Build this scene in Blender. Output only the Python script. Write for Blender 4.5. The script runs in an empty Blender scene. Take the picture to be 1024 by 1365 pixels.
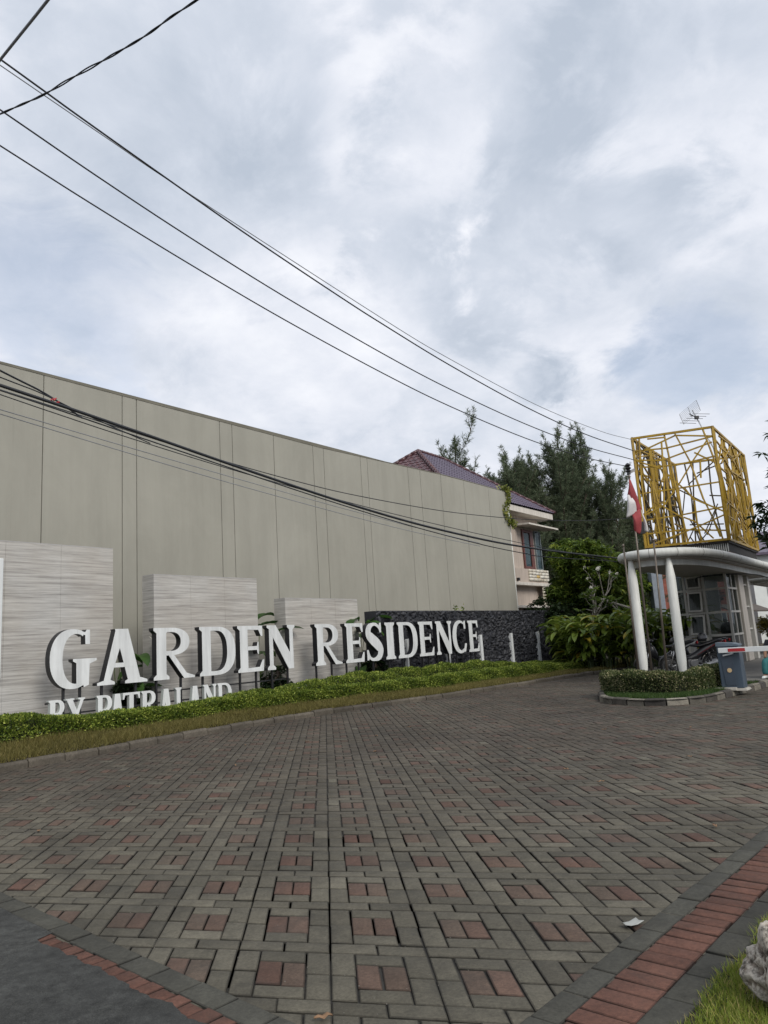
import bpy, bmesh, math, random
import numpy as np
from mathutils import Vector, Matrix, noise as mnoise

# ------------------------------------------------------------------ camera, world, sun, exposure
SC = bpy.context.scene
COL = SC.collection
R_ = math.radians

cam_d = bpy.data.cameras.new('camera')
cam = bpy.data.objects.new('camera', cam_d); COL.objects.link(cam)
cam_d.sensor_fit = 'VERTICAL'; cam_d.sensor_height = 36.0; cam_d.lens = 985/1365*36
cam_d.clip_start = 0.05; cam_d.clip_end = 3000
cam.matrix_world = Matrix.Translation((0, 0, 1.45)) @ Matrix.Rotation(R_(100.2), 4, 'X') @ Matrix.Rotation(R_(-3.7), 4, 'Z')
SC.camera = cam

SUN_EL, SUN_AZ = 38.0, 148.0          # azimuth clockwise from +Y: behind the camera, to its right
sun_d = bpy.data.lights.new('sun', 'SUN'); sun_d.energy = 2.3; sun_d.angle = R_(28); sun_d.color = (1.0, 0.95, 0.87)
sun = bpy.data.objects.new('sun', sun_d); COL.objects.link(sun)
sv = Vector((math.sin(R_(SUN_AZ))*math.cos(R_(SUN_EL)), math.cos(R_(SUN_AZ))*math.cos(R_(SUN_EL)), math.sin(R_(SUN_EL))))
sun.rotation_euler = sv.to_track_quat('Z', 'Y').to_euler()
sun.location = (0, 0, 30)

SC.view_settings.view_transform = 'Standard'; SC.view_settings.look = 'None'
SC.view_settings.exposure = 0.10; SC.view_settings.gamma = 1.0; SC.view_settings.use_curve_mapping = False

wd = bpy.data.worlds.new('World'); SC.world = wd; wd.use_nodes = True
def build_world():
    nt = wd.node_tree; N = nt.nodes; L = nt.links
    for x in list(N): N.remove(x)
    out = N.new('ShaderNodeOutputWorld')
    sky = N.new('ShaderNodeTexSky'); sky.sky_type = 'NISHITA'; sky.sun_disc = False
    sky.sun_elevation = R_(SUN_EL); sky.sun_rotation = R_(SUN_AZ); sky.dust_density = 2.0
    bg1 = N.new('ShaderNodeBackground'); bg1.inputs[1].default_value = 0.15
    L.new(sky.outputs[0], bg1.inputs[0])
    tc = N.new('ShaderNodeTexCoord')
    def math_(op, a, b=None, c=None, clamp=False):
        m = N.new('ShaderNodeMath'); m.operation = op; m.use_clamp = clamp
        for i, v in enumerate((a, b, c)):
            if v is None: continue
            if isinstance(v, (int, float)): m.inputs[i].default_value = v
            else: L.new(v, m.inputs[i])
        return m.outputs[0]
    # project direction on a cloud layer so clouds flatten towards the horizon
    sep = N.new('ShaderNodeSeparateXYZ'); L.new(tc.outputs['Generated'], sep.inputs[0])
    zz = math_('ADD', math_('ABSOLUTE', sep.outputs[2]), 0.38)
    comb = N.new('ShaderNodeCombineXYZ')
    L.new(math_('DIVIDE', sep.outputs[0], zz), comb.inputs[0]); L.new(math_('DIVIDE', sep.outputs[1], zz), comb.inputs[1])
    def noise(scale, det, rough, dist, off):
        mp = N.new('ShaderNodeMapping'); mp.inputs['Location'].default_value = off
        L.new(comb.outputs[0], mp.inputs[0])
        n = N.new('ShaderNodeTexNoise'); n.inputs['Scale'].default_value = scale; n.inputs['Detail'].default_value = det
        n.inputs['Roughness'].default_value = rough; n.inputs['Distortion'].default_value = dist
        L.new(mp.outputs[0], n.inputs['Vector']); return n.outputs['Fac']
    big = noise(2.3, 9, 0.56, 0.12, (3.1, 1.7, 0))
    fine = noise(6.5, 9, 0.62, 0.35, (0.4, 7.7, 2))
    warp = noise(4.2, 7, 0.60, 0.4, (5.5, 2.2, 4))
    # banks of cloud at their own bearing in the sky
    def blob(d, lo, hi, amt):
        dv = Vector(d).normalized()
        dot = N.new('ShaderNodeVectorMath'); dot.operation = 'DOT_PRODUCT'
        L.new(tc.outputs['Generated'], dot.inputs[0]); dot.inputs[1].default_value = dv
        w = math_('ADD', dot.outputs['Value'], math_('MULTIPLY', math_('SUBTRACT', warp, 0.5), (1-lo)*4.5))
        mr = N.new('ShaderNodeMapRange'); mr.interpolation_type = 'SMOOTHSTEP'
        mr.inputs[1].default_value = lo; mr.inputs[2].default_value = hi; mr.inputs[3].default_value = 0; mr.inputs[4].default_value = amt
        L.new(w, mr.inputs[0]); return mr.outputs[0]
    val = math_('ADD', math_('MULTIPLY', big, 0.75), math_('SUBTRACT', math_('MULTIPLY', fine, 0.50), 0.09))
    for b in BLOBS: val = math_('ADD', val, blob(*b))
    cr = N.new('ShaderNodeValToRGB'); e = cr.color_ramp
    e.elements[0].position = 0.22; e.elements[0].color = (0.48, 0.54, 0.635, 1)
    e.elements[1].position = 0.86; e.elements[1].color = (0.95, 0.96, 1.0, 1)
    m = e.elements.new(0.44); m.color = (0.61, 0.66, 0.75, 1)
    m = e.elements.new(0.62); m.color = (0.76, 0.79, 0.865, 1)
    L.new(val, cr.inputs[0])
    bg2 = N.new('ShaderNodeBackground'); bg2.inputs[1].default_value = 1.0
    L.new(cr.outputs[0], bg2.inputs[0])
    gap = N.new('ShaderNodeMapRange'); gap.inputs[1].default_value = 0.60; gap.inputs[2].default_value = 0.76
    gap.inputs[3].default_value = 1.0; gap.inputs[4].default_value = 0.93
    L.new(noise(1.7, 6, 0.5, 0.4, (8, 3, 1)), gap.inputs[0])
    g2 = math_('SUBTRACT', gap.outputs[0], math_('ADD', blob((0.39, 0.86, 0.335), 0.9945, 1.0002, 0.32), blob((-0.40, 0.84, 0.40), 0.985, 0.999, 0.25)), clamp=True)
    mix = N.new('ShaderNodeMixShader'); L.new(g2, mix.inputs[0]); L.new(bg1.outputs[0], mix.inputs[1]); L.new(bg2.outputs[0], mix.inputs[2])
    L.new(mix.outputs[0], out.inputs[0])
BLOBS = [((0.19, 0.83, 0.53), 0.972, 0.997, -0.25), ((-0.20, 0.76, 0.62), 0.975, 0.997, -0.15), ((0.05, 0.92, 0.40), 0.980, 0.998, -0.07),
         ((0.33, 0.72, 0.62), 0.985, 0.998, -0.12), ((0.207, 0.92, 0.328), 0.9992, 0.9999, -0.16), ((0.23, 0.918, 0.333), 0.9994, 0.9999, -0.12),
         ((0.05, 0.768, 0.64), 0.986, 0.998, 0.26), ((0.40, 0.755, 0.52), 0.988, 0.999, 0.16), ((-0.36, 0.68, 0.65), 0.985, 0.998, 0.09),
         ((-0.15, 0.92, 0.36), 0.965, 0.997, 0.13), ((0.198, 0.872, 0.445), 0.9965, 0.9998, 0.15), ((0.35, 0.90, 0.25), 0.97, 0.998, 0.08),
         ((0.02, 0.84, 0.53), 0.985, 0.999, 0.06), ((-0.06, 0.80, 0.58), 0.99, 0.999, -0.1)]
build_world()

# ------------------------------------------------------------------ frames and helpers
AZ = R_(36)
DV = np.array([math.sin(AZ), math.cos(AZ), 0.0]); NV = np.array([math.cos(AZ), -math.sin(AZ), 0.0])
def W(s, D, z=0.0):
    """the street frame: s metres along the long wall, D metres off to its side"""
    p = DV*s - NV*D; return (float(p[0]), float(p[1]), float(z))
rng = np.random.default_rng(7); random.seed(7)

def tag(o, label=None, cat=None, group=None, kind=None):
    if label: o['label'] = label
    if cat: o['category'] = cat
    if group: o['group'] = group
    if kind: o['kind'] = kind
    return o
def empty(name, loc, label, cat, group=None, rz=0.0):
    o = bpy.data.objects.new(name, None); COL.objects.link(o); o.empty_display_size = 0.2
    o.location = loc; o.rotation_euler = (0, 0, rz)
    return tag(o, label, cat, group)
def world_to_local(o):
    m = Matrix.Identity(4)
    chain = []
    while o is not None: chain.append(o); o = o.parent
    for c in reversed(chain): m = m @ Matrix.LocRotScale(c.location, c.rotation_euler, c.scale)
    return m.inverted()
def link(name, me, mats, parent=None, local=False, smooth=False):
    if not isinstance(mats, (list, tuple)): mats = [mats]
    for m in mats: me.materials.append(m)
    o = bpy.data.objects.new(name, me); COL.objects.link(o)
    if parent is not None:
        if not local: me.transform(world_to_local(parent))
        o.parent = parent
    if smooth: me.polygons.foreach_set('use_smooth', [True]*len(me.polygons))
    me.update(); return o
class MB:
    def __init__(s): s.v = []; s.f = []; s.m = []; s.k = 0
    def add(s, vs, fs, mi=0):
        b = len(s.v); s.v += [tuple(map(float, p)) for p in vs]; s.f += [[b+i for i in f] for f in fs]; s.m += [mi]*len(fs)
    def hexa(s, p, mi=0):   # 8 corners: bottom 0-3, top 4-7
        s.add(p, [(0,3,2,1),(4,5,6,7),(0,1,5,4),(1,2,6,5),(2,3,7,6),(3,0,4,7)], mi)
    def box(s, x0, y0, z0, x1, y1, z1, mi=0):
        s.hexa([(x0,y0,z0),(x1,y0,z0),(x1,y1,z0),(x0,y1,z0),(x0,y0,z1),(x1,y0,z1),(x1,y1,z1),(x0,y1,z1)], mi)
    def sbox(s, s0, s1, D0, D1, z0, z1, mi=0):   # box in the street frame
        s.hexa([W(s0,D0,z0),W(s1,D0,z0),W(s1,D1,z0),W(s0,D1,z0),W(s0,D0,z1),W(s1,D0,z1),W(s1,D1,z1),W(s0,D1,z1)], mi)
    def bar(s, a, b, w, h=None, mi=0, up=(0,0,1)):
        a = Vector(a); b = Vector(b); h = h or w; d = (b-a).normalized(); up = Vector(up)
        if abs(d.dot(up)) > 0.98: up = Vector((1,0,0))
        x = d.cross(up).normalized()*w/2; y = x.cross(d).normalized()*h/2
        s.hexa([a-x-y, a+x-y, a+x+y, a-x+y, b-x-y, b+x-y, b+x+y, b-x+y], mi)
    def tube(s, pts, r, n=8, mi=0, cap=True):
        pts = [Vector(p) for p in pts]; rs = r if isinstance(r, (list, tuple)) else [r]*len(pts); b0 = len(s.v); prev = None
        for i, p in enumerate(pts):
            d = (pts[min(i+1, len(pts)-1)]-pts[max(i-1, 0)]).normalized()
            if prev is None:
                u = Vector((0,0,1)) if abs(d.z) < 0.9 else Vector((1,0,0)); x = d.cross(u).normalized()
            else: x = (prev - d*prev.dot(d)).normalized()
            prev = x; y = d.cross(x)
            for k in range(n):
                a = 2*math.pi*k/n; s.v.append(tuple(p+(x*math.cos(a)+y*math.sin(a))*rs[i]))
        for i in range(len(pts)-1):
            for k in range(n):
                a = b0+i*n+k; b = b0+i*n+(k+1)%n; s.f.append([a, b, b+n, a+n]); s.m.append(mi)
        if cap:
            s.f.append([b0+k for k in range(n)][::-1]); s.m.append(mi)
            e = b0+(len(pts)-1)*n; s.f.append([e+k for k in range(n)]); s.m.append(mi)
    def lathe(s, c, prof, n=20, mi=0, axis='z'):
        b0 = len(s.v)
        for (r, z) in prof:
            for k in range(n):
                a = 2*math.pi*k/n; x, y = r*math.cos(a), r*math.sin(a)
                q = (x, y, z) if axis == 'z' else ((x, z, y) if axis == 'y' else (z, x, y))
                s.v.append((c[0]+q[0], c[1]+q[1], c[2]+q[2]))
        for i in range(len(prof)-1):
            for k in range(n):
                a = b0+i*n+k; b = b0+i*n+(k+1)%n; s.f.append([a, b, b+n, a+n]); s.m.append(mi)
    def prism(s, poly, fn, z0, z1, mi_top=0, mi_side=0):
        """poly: 2-D outline; fn(u, v, w) places it; w runs z0 (back) to z1 (front)"""
        n = len(poly); b = len(s.v)
        s.v += [tuple(fn(u, v, z0)) for u, v in poly]+[tuple(fn(u, v, z1)) for u, v in poly]
        s.f.append([b+i for i in range(n)][::-1]); s.m.append(mi_side)
        s.f.append([b+n+i for i in range(n)]); s.m.append(mi_top)
        for i in range(n):
            j = (i+1) % n; s.f.append([b+i, b+j, b+n+j, b+n+i]); s.m.append(mi_side)
    def build(s, name, mats, parent=None, smooth=False, local=False, bevel=0, auto=None):
        me = bpy.data.meshes.new(name); me.from_pydata(s.v, [], s.f); me.polygons.foreach_set('material_index', s.m)
        bm = bmesh.new(); bm.from_mesh(me); bmesh.ops.recalc_face_normals(bm, faces=bm.faces); bm.to_mesh(me); bm.free()
        o = link(name, me, mats, parent, local, smooth)
        if auto:
            me.polygons.foreach_set('use_smooth', [True]*len(me.polygons)); me.set_sharp_from_angle(angle=R_(auto))
        if bevel:
            md = o.modifiers.new('bevel', 'BEVEL'); md.width = bevel; md.segments = 2; md.limit_method = 'ANGLE'
        return o
def np_mesh(name, V, F, mats, parent=None, local=False, attr=None, col=None, smooth=False):
    """V (n,3), F (m,k) arrays; attr: per-face float 'rnd'; col: per-face colour"""
    me = bpy.data.meshes.new(name); V = np.asarray(V, np.float32); F = np.asarray(F, np.int32); k = F.shape[1]
    me.vertices.add(len(V)); me.vertices.foreach_set('co', V.ravel())
    me.loops.add(F.size); me.loops.foreach_set('vertex_index', F.ravel())
    me.polygons.add(len(F)); me.polygons.foreach_set('loop_start', np.arange(0, F.size, k, dtype=np.int32))
    me.update(calc_edges=True)
    if attr is not None:
        a = me.attributes.new('rnd', 'FLOAT', 'FACE'); a.data.foreach_set('value', np.asarray(attr, np.float32))
    if col is not None:
        a = me.attributes.new('col', 'FLOAT_COLOR', 'FACE'); c = np.ones((len(F), 4), np.float32); c[:, :3] = col; a.data.foreach_set('color', c.ravel())
    me.validate(clean_customdata=False)
    return link(name, me, mats, parent, local, smooth)

def catmull(P, per=8):
    P = [np.array(p, float) for p in P]; out = []
    Q = [2*P[0]-P[1]]+P+[2*P[-1]-P[-2]]
    for i in range(1, len(Q)-2):
        for k in range(per):
            t = k/per; a, b, c, d = Q[i-1], Q[i], Q[i+1], Q[i+2]
            out.append(0.5*((2*b)+(-a+c)*t+(2*a-5*b+4*c-d)*t*t+(-a+3*b-3*c+d)*t**3))
    out.append(P[-1]); return out

# ------------------------------------------------------------------ materials
def srgb(h):
    h = h.lstrip('#'); v = [int(h[i:i+2], 16)/255 for i in (0, 2, 4)]
    return tuple(((x+0.055)/1.055)**2.4 if x > 0.04045 else x/12.92 for x in v)
class Mat:
    def __init__(s, name):
        s.m = bpy.data.materials.new(name); s.m.use_nodes = True; s.nt = s.m.node_tree; s.N = s.nt.nodes; s.L = s.nt.links
        s.b = s.N['Principled BSDF']; s.tc = s.N.new('ShaderNodeTexCoord')
    def noise(s, scale, det=5, rough=0.55, vec=(1,1,1), dist=0.0, rot=(0,0,0)):
        mp = s.N.new('ShaderNodeMapping'); mp.inputs['Scale'].default_value = vec; mp.inputs['Rotation'].default_value = rot
        s.L.new(s.tc.outputs['Object'], mp.inputs[0]); n = s.N.new('ShaderNodeTexNoise')
        n.inputs['Scale'].default_value = scale; n.inputs['Detail'].default_value = det; n.inputs['Roughness'].default_value = rough
        n.inputs['Distortion'].default_value = dist
        s.L.new(mp.outputs[0], n.inputs['Vector']); return n.outputs['Fac']
    def ramp(s, fac, stops):
        r = s.N.new('ShaderNodeValToRGB'); e = r.color_ramp
        while len(e.elements) < len(stops): e.elements.new(0.5)
        for i, (p, c) in enumerate(stops):
            e.elements[i].position = p
            e.elements[i].color = (*c, 1) if isinstance(c, tuple) else (c, c, c, 1)
        s.L.new(fac, r.inputs[0]); return r.outputs[0]
    def mix(s, fac, a, b, mode='MIX'):
        m = s.N.new('ShaderNodeMix'); m.data_type = 'RGBA'; m.blend_type = mode
        for k, v in ((0, fac), (6, a), (7, b)):
            if isinstance(v, (int, float)): m.inputs[k].default_value = v
            elif isinstance(v, tuple): m.inputs[k].default_value = (*v, 1)
            else: s.L.new(v, m.inputs[k])
        return m.outputs[2]
    def attr(s, name, out='Fac'):
        a = s.N.new('ShaderNodeAttribute'); a.attribute_name = name; return a.outputs[out]
    def set(s, col=None, rough=None, metal=None, spec=None, bump=None, bstr=0.3, bdist=0.01, trans=None):
        def put(k, v):
            if v is None: return
            if isinstance(v, (int, float)): s.b.inputs[k].default_value = v
            elif isinstance(v, tuple): s.b.inputs[k].default_value = (*v, 1)
            else: s.L.new(v, s.b.inputs[k])
        put('Base Color', col); put('Roughness', rough); put('Metallic', metal); put('Specular IOR Level', spec)
        if bump is not None:
            bp = s.N.new('ShaderNodeBump'); bp.inputs['Strength'].default_value = bstr; bp.inputs['Distance'].default_value = bdist
            s.L.new(bump, bp.inputs['Height']); s.L.new(bp.outputs[0], s.b.inputs['Normal'])
        return s.m
def simple(name, c, rough=0.6, var=0.15, scale=6, metal=0.0, bstr=0.15, bdist=0.004, vec=(1,1,1), spec=0.5, det=6):
    M = Mat(name); n = M.noise(scale, det, 0.6, vec)
    c1 = tuple(x*(1-var) for x in c); c2 = tuple(min(1, x*(1+var)) for x in c)
    return M.set(M.ramp(n, [(0.3, c1), (0.7, c2)]), rough, metal, spec, M.noise(scale*6, 4, 0.6, vec), bstr, bdist)
def leafmat(name, c1, c2, c3=None, rough=0.5, trans=0.35, spec=0.35):
    M = Mat(name); a = M.attr('rnd'); st = [(0.0, c1), (0.75, c2)]+([(0.97, c3)] if c3 else [])
    col = M.ramp(a, st); M.set(col, rough, 0, spec)
    tr = M.N.new('ShaderNodeBsdfTranslucent'); M.L.new(col, tr.inputs[0])
    mx = M.N.new('ShaderNodeMixShader'); mx.inputs[0].default_value = trans
    M.L.new(M.b.outputs[0], mx.inputs[1]); M.L.new(tr.outputs[0], mx.inputs[2])
    M.L.new(mx.outputs[0], M.N['Material Output'].inputs[0]); return M.m
def colmat(name, rough=0.85, spec=0.3, sc=60, bs=0.4, bd=0.003, dirt=(0.035, 0.034, 0.030)):
    M = Mat(name); a = M.attr('col', 'Color')
    g = M.ramp(M.noise(sc, 8, 0.8), [(0.30, 0.58), (0.70, 1.38)]); g = M.mix(1.0, g, M.ramp(M.noise(sc*0.22, 6, 0.7), [(0.3, 0.80), (0.7, 1.16)]), 'MULTIPLY')
    c = M.mix(1.0, a, g, 'MULTIPLY')
    big = M.ramp(M.noise(0.45, 7, 0.7, dist=0.8), [(0.36, 0.66), (0.62, 1.12)])
    c = M.mix(1.0, c, big, 'MULTIPLY')
    d = M.ramp(M.noise(2.3, 8, 0.72, dist=0.4), [(0.50, 0.0), (0.74, 0.55)])
    c = M.mix(d, c, dirt)
    rg = M.ramp(M.noise(1.1, 6, 0.6), [(0.35, rough-0.14), (0.65, rough+0.08)])
    return M.set(c, rg, 0, spec, M.noise(sc*2.2, 5, 0.75), bs, bd)
m_paver = colmat('paver_concrete')
m_brickred = simple('red_clay_paver', srgb('#8a5648'), 0.85, 0.2, 9, bstr=0.4)
m_joint = simple('joint_sand', (0.030, 0.028, 0.024), 0.95, 0.4, 12)
m_soil = simple('soil', (0.035, 0.028, 0.018), 0.95, 0.4, 5, bstr=0.5, bdist=0.02)
m_ground = simple('far_ground', (0.075, 0.075, 0.055), 0.95, 0.3, 0.4)
def mk_asphalt():
    M = Mat('asphalt'); n = M.noise(160, 4, 0.8); g = M.ramp(n, [(0.3, (0.018, 0.019, 0.018)), (0.72, (0.070, 0.071, 0.066))])
    b = M.ramp(M.noise(1.4, 7, 0.7, dist=0.6), [(0.35, 0.55), (0.66, 1.25)]); b2 = M.ramp(M.noise(14, 10, 0.85), [(0.36, 0.45), (0.64, 1.6)]); c = M.mix(1.0, M.mix(1.0, g, b, 'MULTIPLY'), b2, 'MULTIPLY')
    return M.set(c, M.ramp(M.noise(2.5), [(0.35, 0.6), (0.6, 0.92)]), 0, 0.35, n, 0.7, 0.004)
m_asphalt = mk_asphalt()
def mk_wall():
    M = Mat('painted_stucco')
    base = M.ramp(M.noise(0.35, 6, 0.6), [(0.3, srgb('#97958b')), (0.7, srgb('#9f9d93'))])
    st = M.ramp(M.noise(1.0, 8, 0.65, (3.2, 3.2, 0.16), 0.2), [(0.40, 0.95), (0.62, 1.0)])
    c = M.mix(1.0, base, st, 'MULTIPLY')
    pt = M.ramp(M.noise(0.8, 7, 0.7, (1, 1, 0.5), 0.6), [(0.36, 0.93), (0.6, 1.01)]); c = M.mix(1.0, c, pt, 'MULTIPLY')
    fs = M.ramp(M.noise(1.0, 6, 0.8, (9, 9, 0.10), 0.1), [(0.60, 1.0), (0.75, 0.90)]); c = M.mix(1.0, c, fs, 'MULTIPLY')
    return M.set(c, 0.9, 0, 0.25, M.noise(38, 6, 0.75), 0.35, 0.006)
m_wall = mk_wall()
def mk_travertine():
    M = Mat('striated_stone_tile')
    a = M.noise(1.0, 7, 0.62, (0.8, 0.8, 26), 0.25); b = M.noise(1.0, 5, 0.7, (2.2, 2.2, 60), 0.15)
    c = M.ramp(a, [(0.30, srgb('#93918c')), (0.5, srgb('#b4b2ac')), (0.68, srgb('#c4c3bd'))])
    c2 = M.ramp(b, [(0.34, 0.82), (0.55, 1.04)]); c = M.mix(1.0, c, c2, 'MULTIPLY')
    big = M.ramp(M.noise(0.7, 5, 0.6), [(0.35, srgb('#f2eeec')), (0.65, srgb('#fcfcff'))]); c = M.mix(1.0, c, big, 'MULTIPLY')
    return M.set(c, 0.62, 0, 0.4, b, 0.5, 0.004)
m_trav = mk_travertine()
def mk_stone():
    M = Mat('dark_split_stone'); a = M.attr('rnd')
    c = M.ramp(a, [(0.0, (0.010, 0.011, 0.015)), (0.6, (0.030, 0.032, 0.040)), (1.0, (0.095, 0.098, 0.11))])
    g = M.ramp(M.noise(40, 6, 0.7), [(0.3, 0.6), (0.7, 1.5)]); c = M.mix(1.0, c, g, 'MULTIPLY')
    return M.set(c, 0.62, 0, 0.5, M.noise(60, 6, 0.7), 0.6, 0.01)
m_stone = mk_stone()
def mk_weathered(name, c, rough=0.55):
    M = Mat(name)
    st = M.ramp(M.noise(1.0, 8, 0.7, (6, 6, 0.6), 0.3), [(0.36, 0.80), (0.6, 1.0)])
    cc = M.mix(1.0, M.ramp(M.noise(2.5, 6), [(0.3, tuple(x*0.9 for x in c)), (0.7, c)]), st, 'MULTIPLY')
    return M.set(cc, rough, 0, 0.4, M.noise(30, 5, 0.7), 0.12, 0.004)
m_letterwhite = mk_weathered('letter_face_white', (0.72, 0.74, 0.74), 0.42)
m_letterblack = simple('letter_return_black', (0.012, 0.013, 0.016), 0.45, 0.2, 5, bstr=0.05)
m_letterside = simple('letter_return_grey', (0.42, 0.45, 0.43), 0.5, 0.08, 5, bstr=0.05)
m_blacksteel = simple('black_steel', (0.015, 0.015, 0.017), 0.5, 0.3, 8)
m_white = simple('white_paint', (0.62, 0.64, 0.62), 0.5, 0.07, 3, bstr=0.08)
m_wwhite = mk_weathered('weathered_white_paint', (0.60, 0.61, 0.58))
m_frame = mk_weathered('grey_white_frame_paint', (0.44, 0.43, 0.40))
m_soffit = mk_weathered('soffit_paint', (0.40, 0.37, 0.33))
m_salmon = simple('salmon_edge', srgb('#b98d78'), 0.7, 0.15, 4)
m_kerb = colmat('kerb_concrete', 0.9, 0.2, 45, 0.5, 0.004)
def mk_yellow():
    M = Mat('yellow_enamel')
    r = M.ramp(M.noise(3.0, 8, 0.72), [(0.45, (0.34, 0.215, 0.014)), (0.62, (0.23, 0.14, 0.015)), (0.74, (0.10, 0.06, 0.025))])
    return M.set(r, 0.5, 0, 0.4, M.noise(30), 0.1, 0.002)
m_yellow = mk_yellow()
m_darkbrown = simple('dark_fascia', (0.012, 0.010, 0.009), 0.8, 0.3, 4)
m_rust = simple('rusty_fascia', (0.16, 0.075, 0.05), 0.8, 0.4, 4)
m_steel = simple('dull_steel_pole', (0.13, 0.11, 0.09), 0.45, 0.3, 5, metal=0.5)
m_galv = simple('galvanised', (0.45, 0.46, 0.47), 0.4, 0.15, 6, metal=0.6)
m_cable = simple('cable_rubber', (0.012, 0.014, 0.018), 0.55, 0.3, 3)
m_cablegrey = simple('cable_grey', (0.22, 0.23, 0.25), 0.5, 0.1, 3)
m_red = simple('red_plastic', (0.38, 0.02, 0.025), 0.5, 0.15, 6)
m_barrier = mk_weathered('barrier_blue_grey', (0.060, 0.085, 0.115), 0.45)
m_barrier_lid = simple('barrier_lid', (0.09, 0.12, 0.15), 0.45, 0.1, 4)
m_armwhite = simple('arm_white', (0.66, 0.68, 0.68), 0.4, 0.04, 4, bstr=0.02)
m_rubber = simple('rubber', (0.012, 0.012, 0.012), 0.8, 0.3, 10)
m_blackplastic = simple('black_plastic', (0.012, 0.012, 0.014), 0.35, 0.2, 8)
m_chrome = simple('chrome', (0.6, 0.6, 0.62), 0.25, 0.05, 8, metal=1.0, bstr=0.02)
m_maroon = simple('maroon_gloss', (0.13, 0.010, 0.014), 0.25, 0.1, 6, bstr=0.02)
m_silver = simple('silver_gloss', (0.38, 0.39, 0.40), 0.3, 0.08, 6, metal=0.4, bstr=0.02)
def mk_glass(name, c, rough=0.06, alpha=0.55):
    M = Mat(name); M.set((c[0], c[1], c[2]), rough, 0, 0.6)
    tr = M.N.new('ShaderNodeBsdfTransparent'); tr.inputs[0].default_value = (0.75, 0.8, 0.8, 1)
    mx = M.N.new('ShaderNodeMixShader'); mx.inputs[0].default_value = alpha
    M.L.new(tr.outputs[0], mx.inputs[1]); M.L.new(M.b.outputs[0], mx.inputs[2]); M.L.new(mx.outputs[0], M.N['Material Output'].inputs[0]); return M.m
m_glass = mk_glass('window_glass', (0.02, 0.025, 0.025), 0.05, 0.22)
m_hglass = mk_glass('house_window_glass', (0.02, 0.035, 0.045), 0.05, 0.30)
m_curtain = simple('blue_curtain', (0.30, 0.42, 0.47), 0.8, 0.25, 1.2, vec=(9, 9, 0.3))
m_greycurtain = simple('grey_curtain', (0.33, 0.30, 0.27), 0.85, 0.3, 1.5, vec=(14, 14, 0.3))
m_plaster = mk_weathered('pink_plaster', (0.46, 0.39, 0.335), 0.85)
m_beige = mk_weathered('cream_trim', (0.62, 0.58, 0.52), 0.7)
m_brownframe = simple('brown_window_frame', (0.10, 0.030, 0.022), 0.5, 0.2, 5)
def mk_tile(name, c, cd):
    M = Mat(name); n = M.noise(3.0, 6, 0.6)
    c_ = M.ramp(n, [(0.3, cd), (0.7, c)])
    return M.set(c_, 0.35, 0, 0.5, M.noise(25), 0.1, 0.004)
m_rooftile = mk_tile('purple_glazed_tile', (0.105, 0.078, 0.115), (0.060, 0.045, 0.072))
m_ridgetile = mk_tile('maroon_ridge_tile', (0.105, 0.042, 0.045), (0.055, 0.026, 0.032))
def mk_ledgestone():
    M = Mat('cream_ledgestone'); a = M.attr('rnd')
    c = M.ramp(a, [(0.0, (0.38, 0.33, 0.25)), (0.5, (0.58, 0.54, 0.46)), (0.93, (0.62, 0.60, 0.54)), (1.0, (0.50, 0.33, 0.08))])
    return M.set(c, 0.85, 0, 0.3, M.noise(30, 6, 0.7), 0.5, 0.01)
m_ledge = mk_ledgestone()
m_interior = simple('interior_dark', (0.05, 0.05, 0.048), 0.9, 0.2, 3)
m_bark = simple('bark', (0.075, 0.055, 0.040), 0.9, 0.4, 14, bstr=0.6, bdist=0.01)
m_palebark = simple('pale_bark', (0.26, 0.24, 0.21), 0.85, 0.25, 14, bstr=0.5, bdist=0.01)
m_hedge = leafmat('hedge_leaf', (0.040, 0.075, 0.012), (0.20, 0.27, 0.038), (0.46, 0.52, 0.11), 0.5, 0.25)
m_hedge2 = leafmat('island_hedge_leaf', (0.035, 0.052, 0.02), (0.11, 0.14, 0.045), (0.42, 0.38, 0.22), 0.55, 0.25)
m_grass_dry = leafmat('verge_grass', (0.085, 0.076, 0.022), (0.20, 0.175, 0.052), (0.26, 0.20, 0.08), 0.7, 0.25)
m_grass = leafmat('lawn_grass', (0.06, 0.10, 0.014), (0.25, 0.31, 0.045), (0.42, 0.35, 0.13), 0.6, 0.35)
m_dgrass = leafmat('island_grass', (0.022, 0.05, 0.012), (0.06, 0.11, 0.022), (0.10, 0.13, 0.03), 0.6, 0.3)
m_casu = leafmat('casuarina_needle', (0.050, 0.072, 0.040), (0.15, 0.185, 0.105), (0.20, 0.225, 0.13), 0.7, 0.3)
m_mango = leafmat('mango_leaf', (0.035, 0.070, 0.014), (0.155, 0.225, 0.036), (0.32, 0.38, 0.065), 0.4, 0.4)
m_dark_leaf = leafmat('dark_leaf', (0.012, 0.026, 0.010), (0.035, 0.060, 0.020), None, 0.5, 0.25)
m_paddle = leafmat('paddle_leaf', (0.055, 0.10, 0.018), (0.23, 0.30, 0.05), (0.38, 0.30, 0.04), 0.35, 0.35)
m_banana = leafmat('banana_leaf', (0.020, 0.060, 0.012), (0.060, 0.135, 0.025), (0.18, 0.26, 0.05), 0.35, 0.35)
m_stem = simple('green_stem', (0.05, 0.075, 0.02), 0.6, 0.2, 6)
m_flower = simple('white_petal', (0.70, 0.68, 0.60), 0.6, 0.08, 8)

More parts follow.
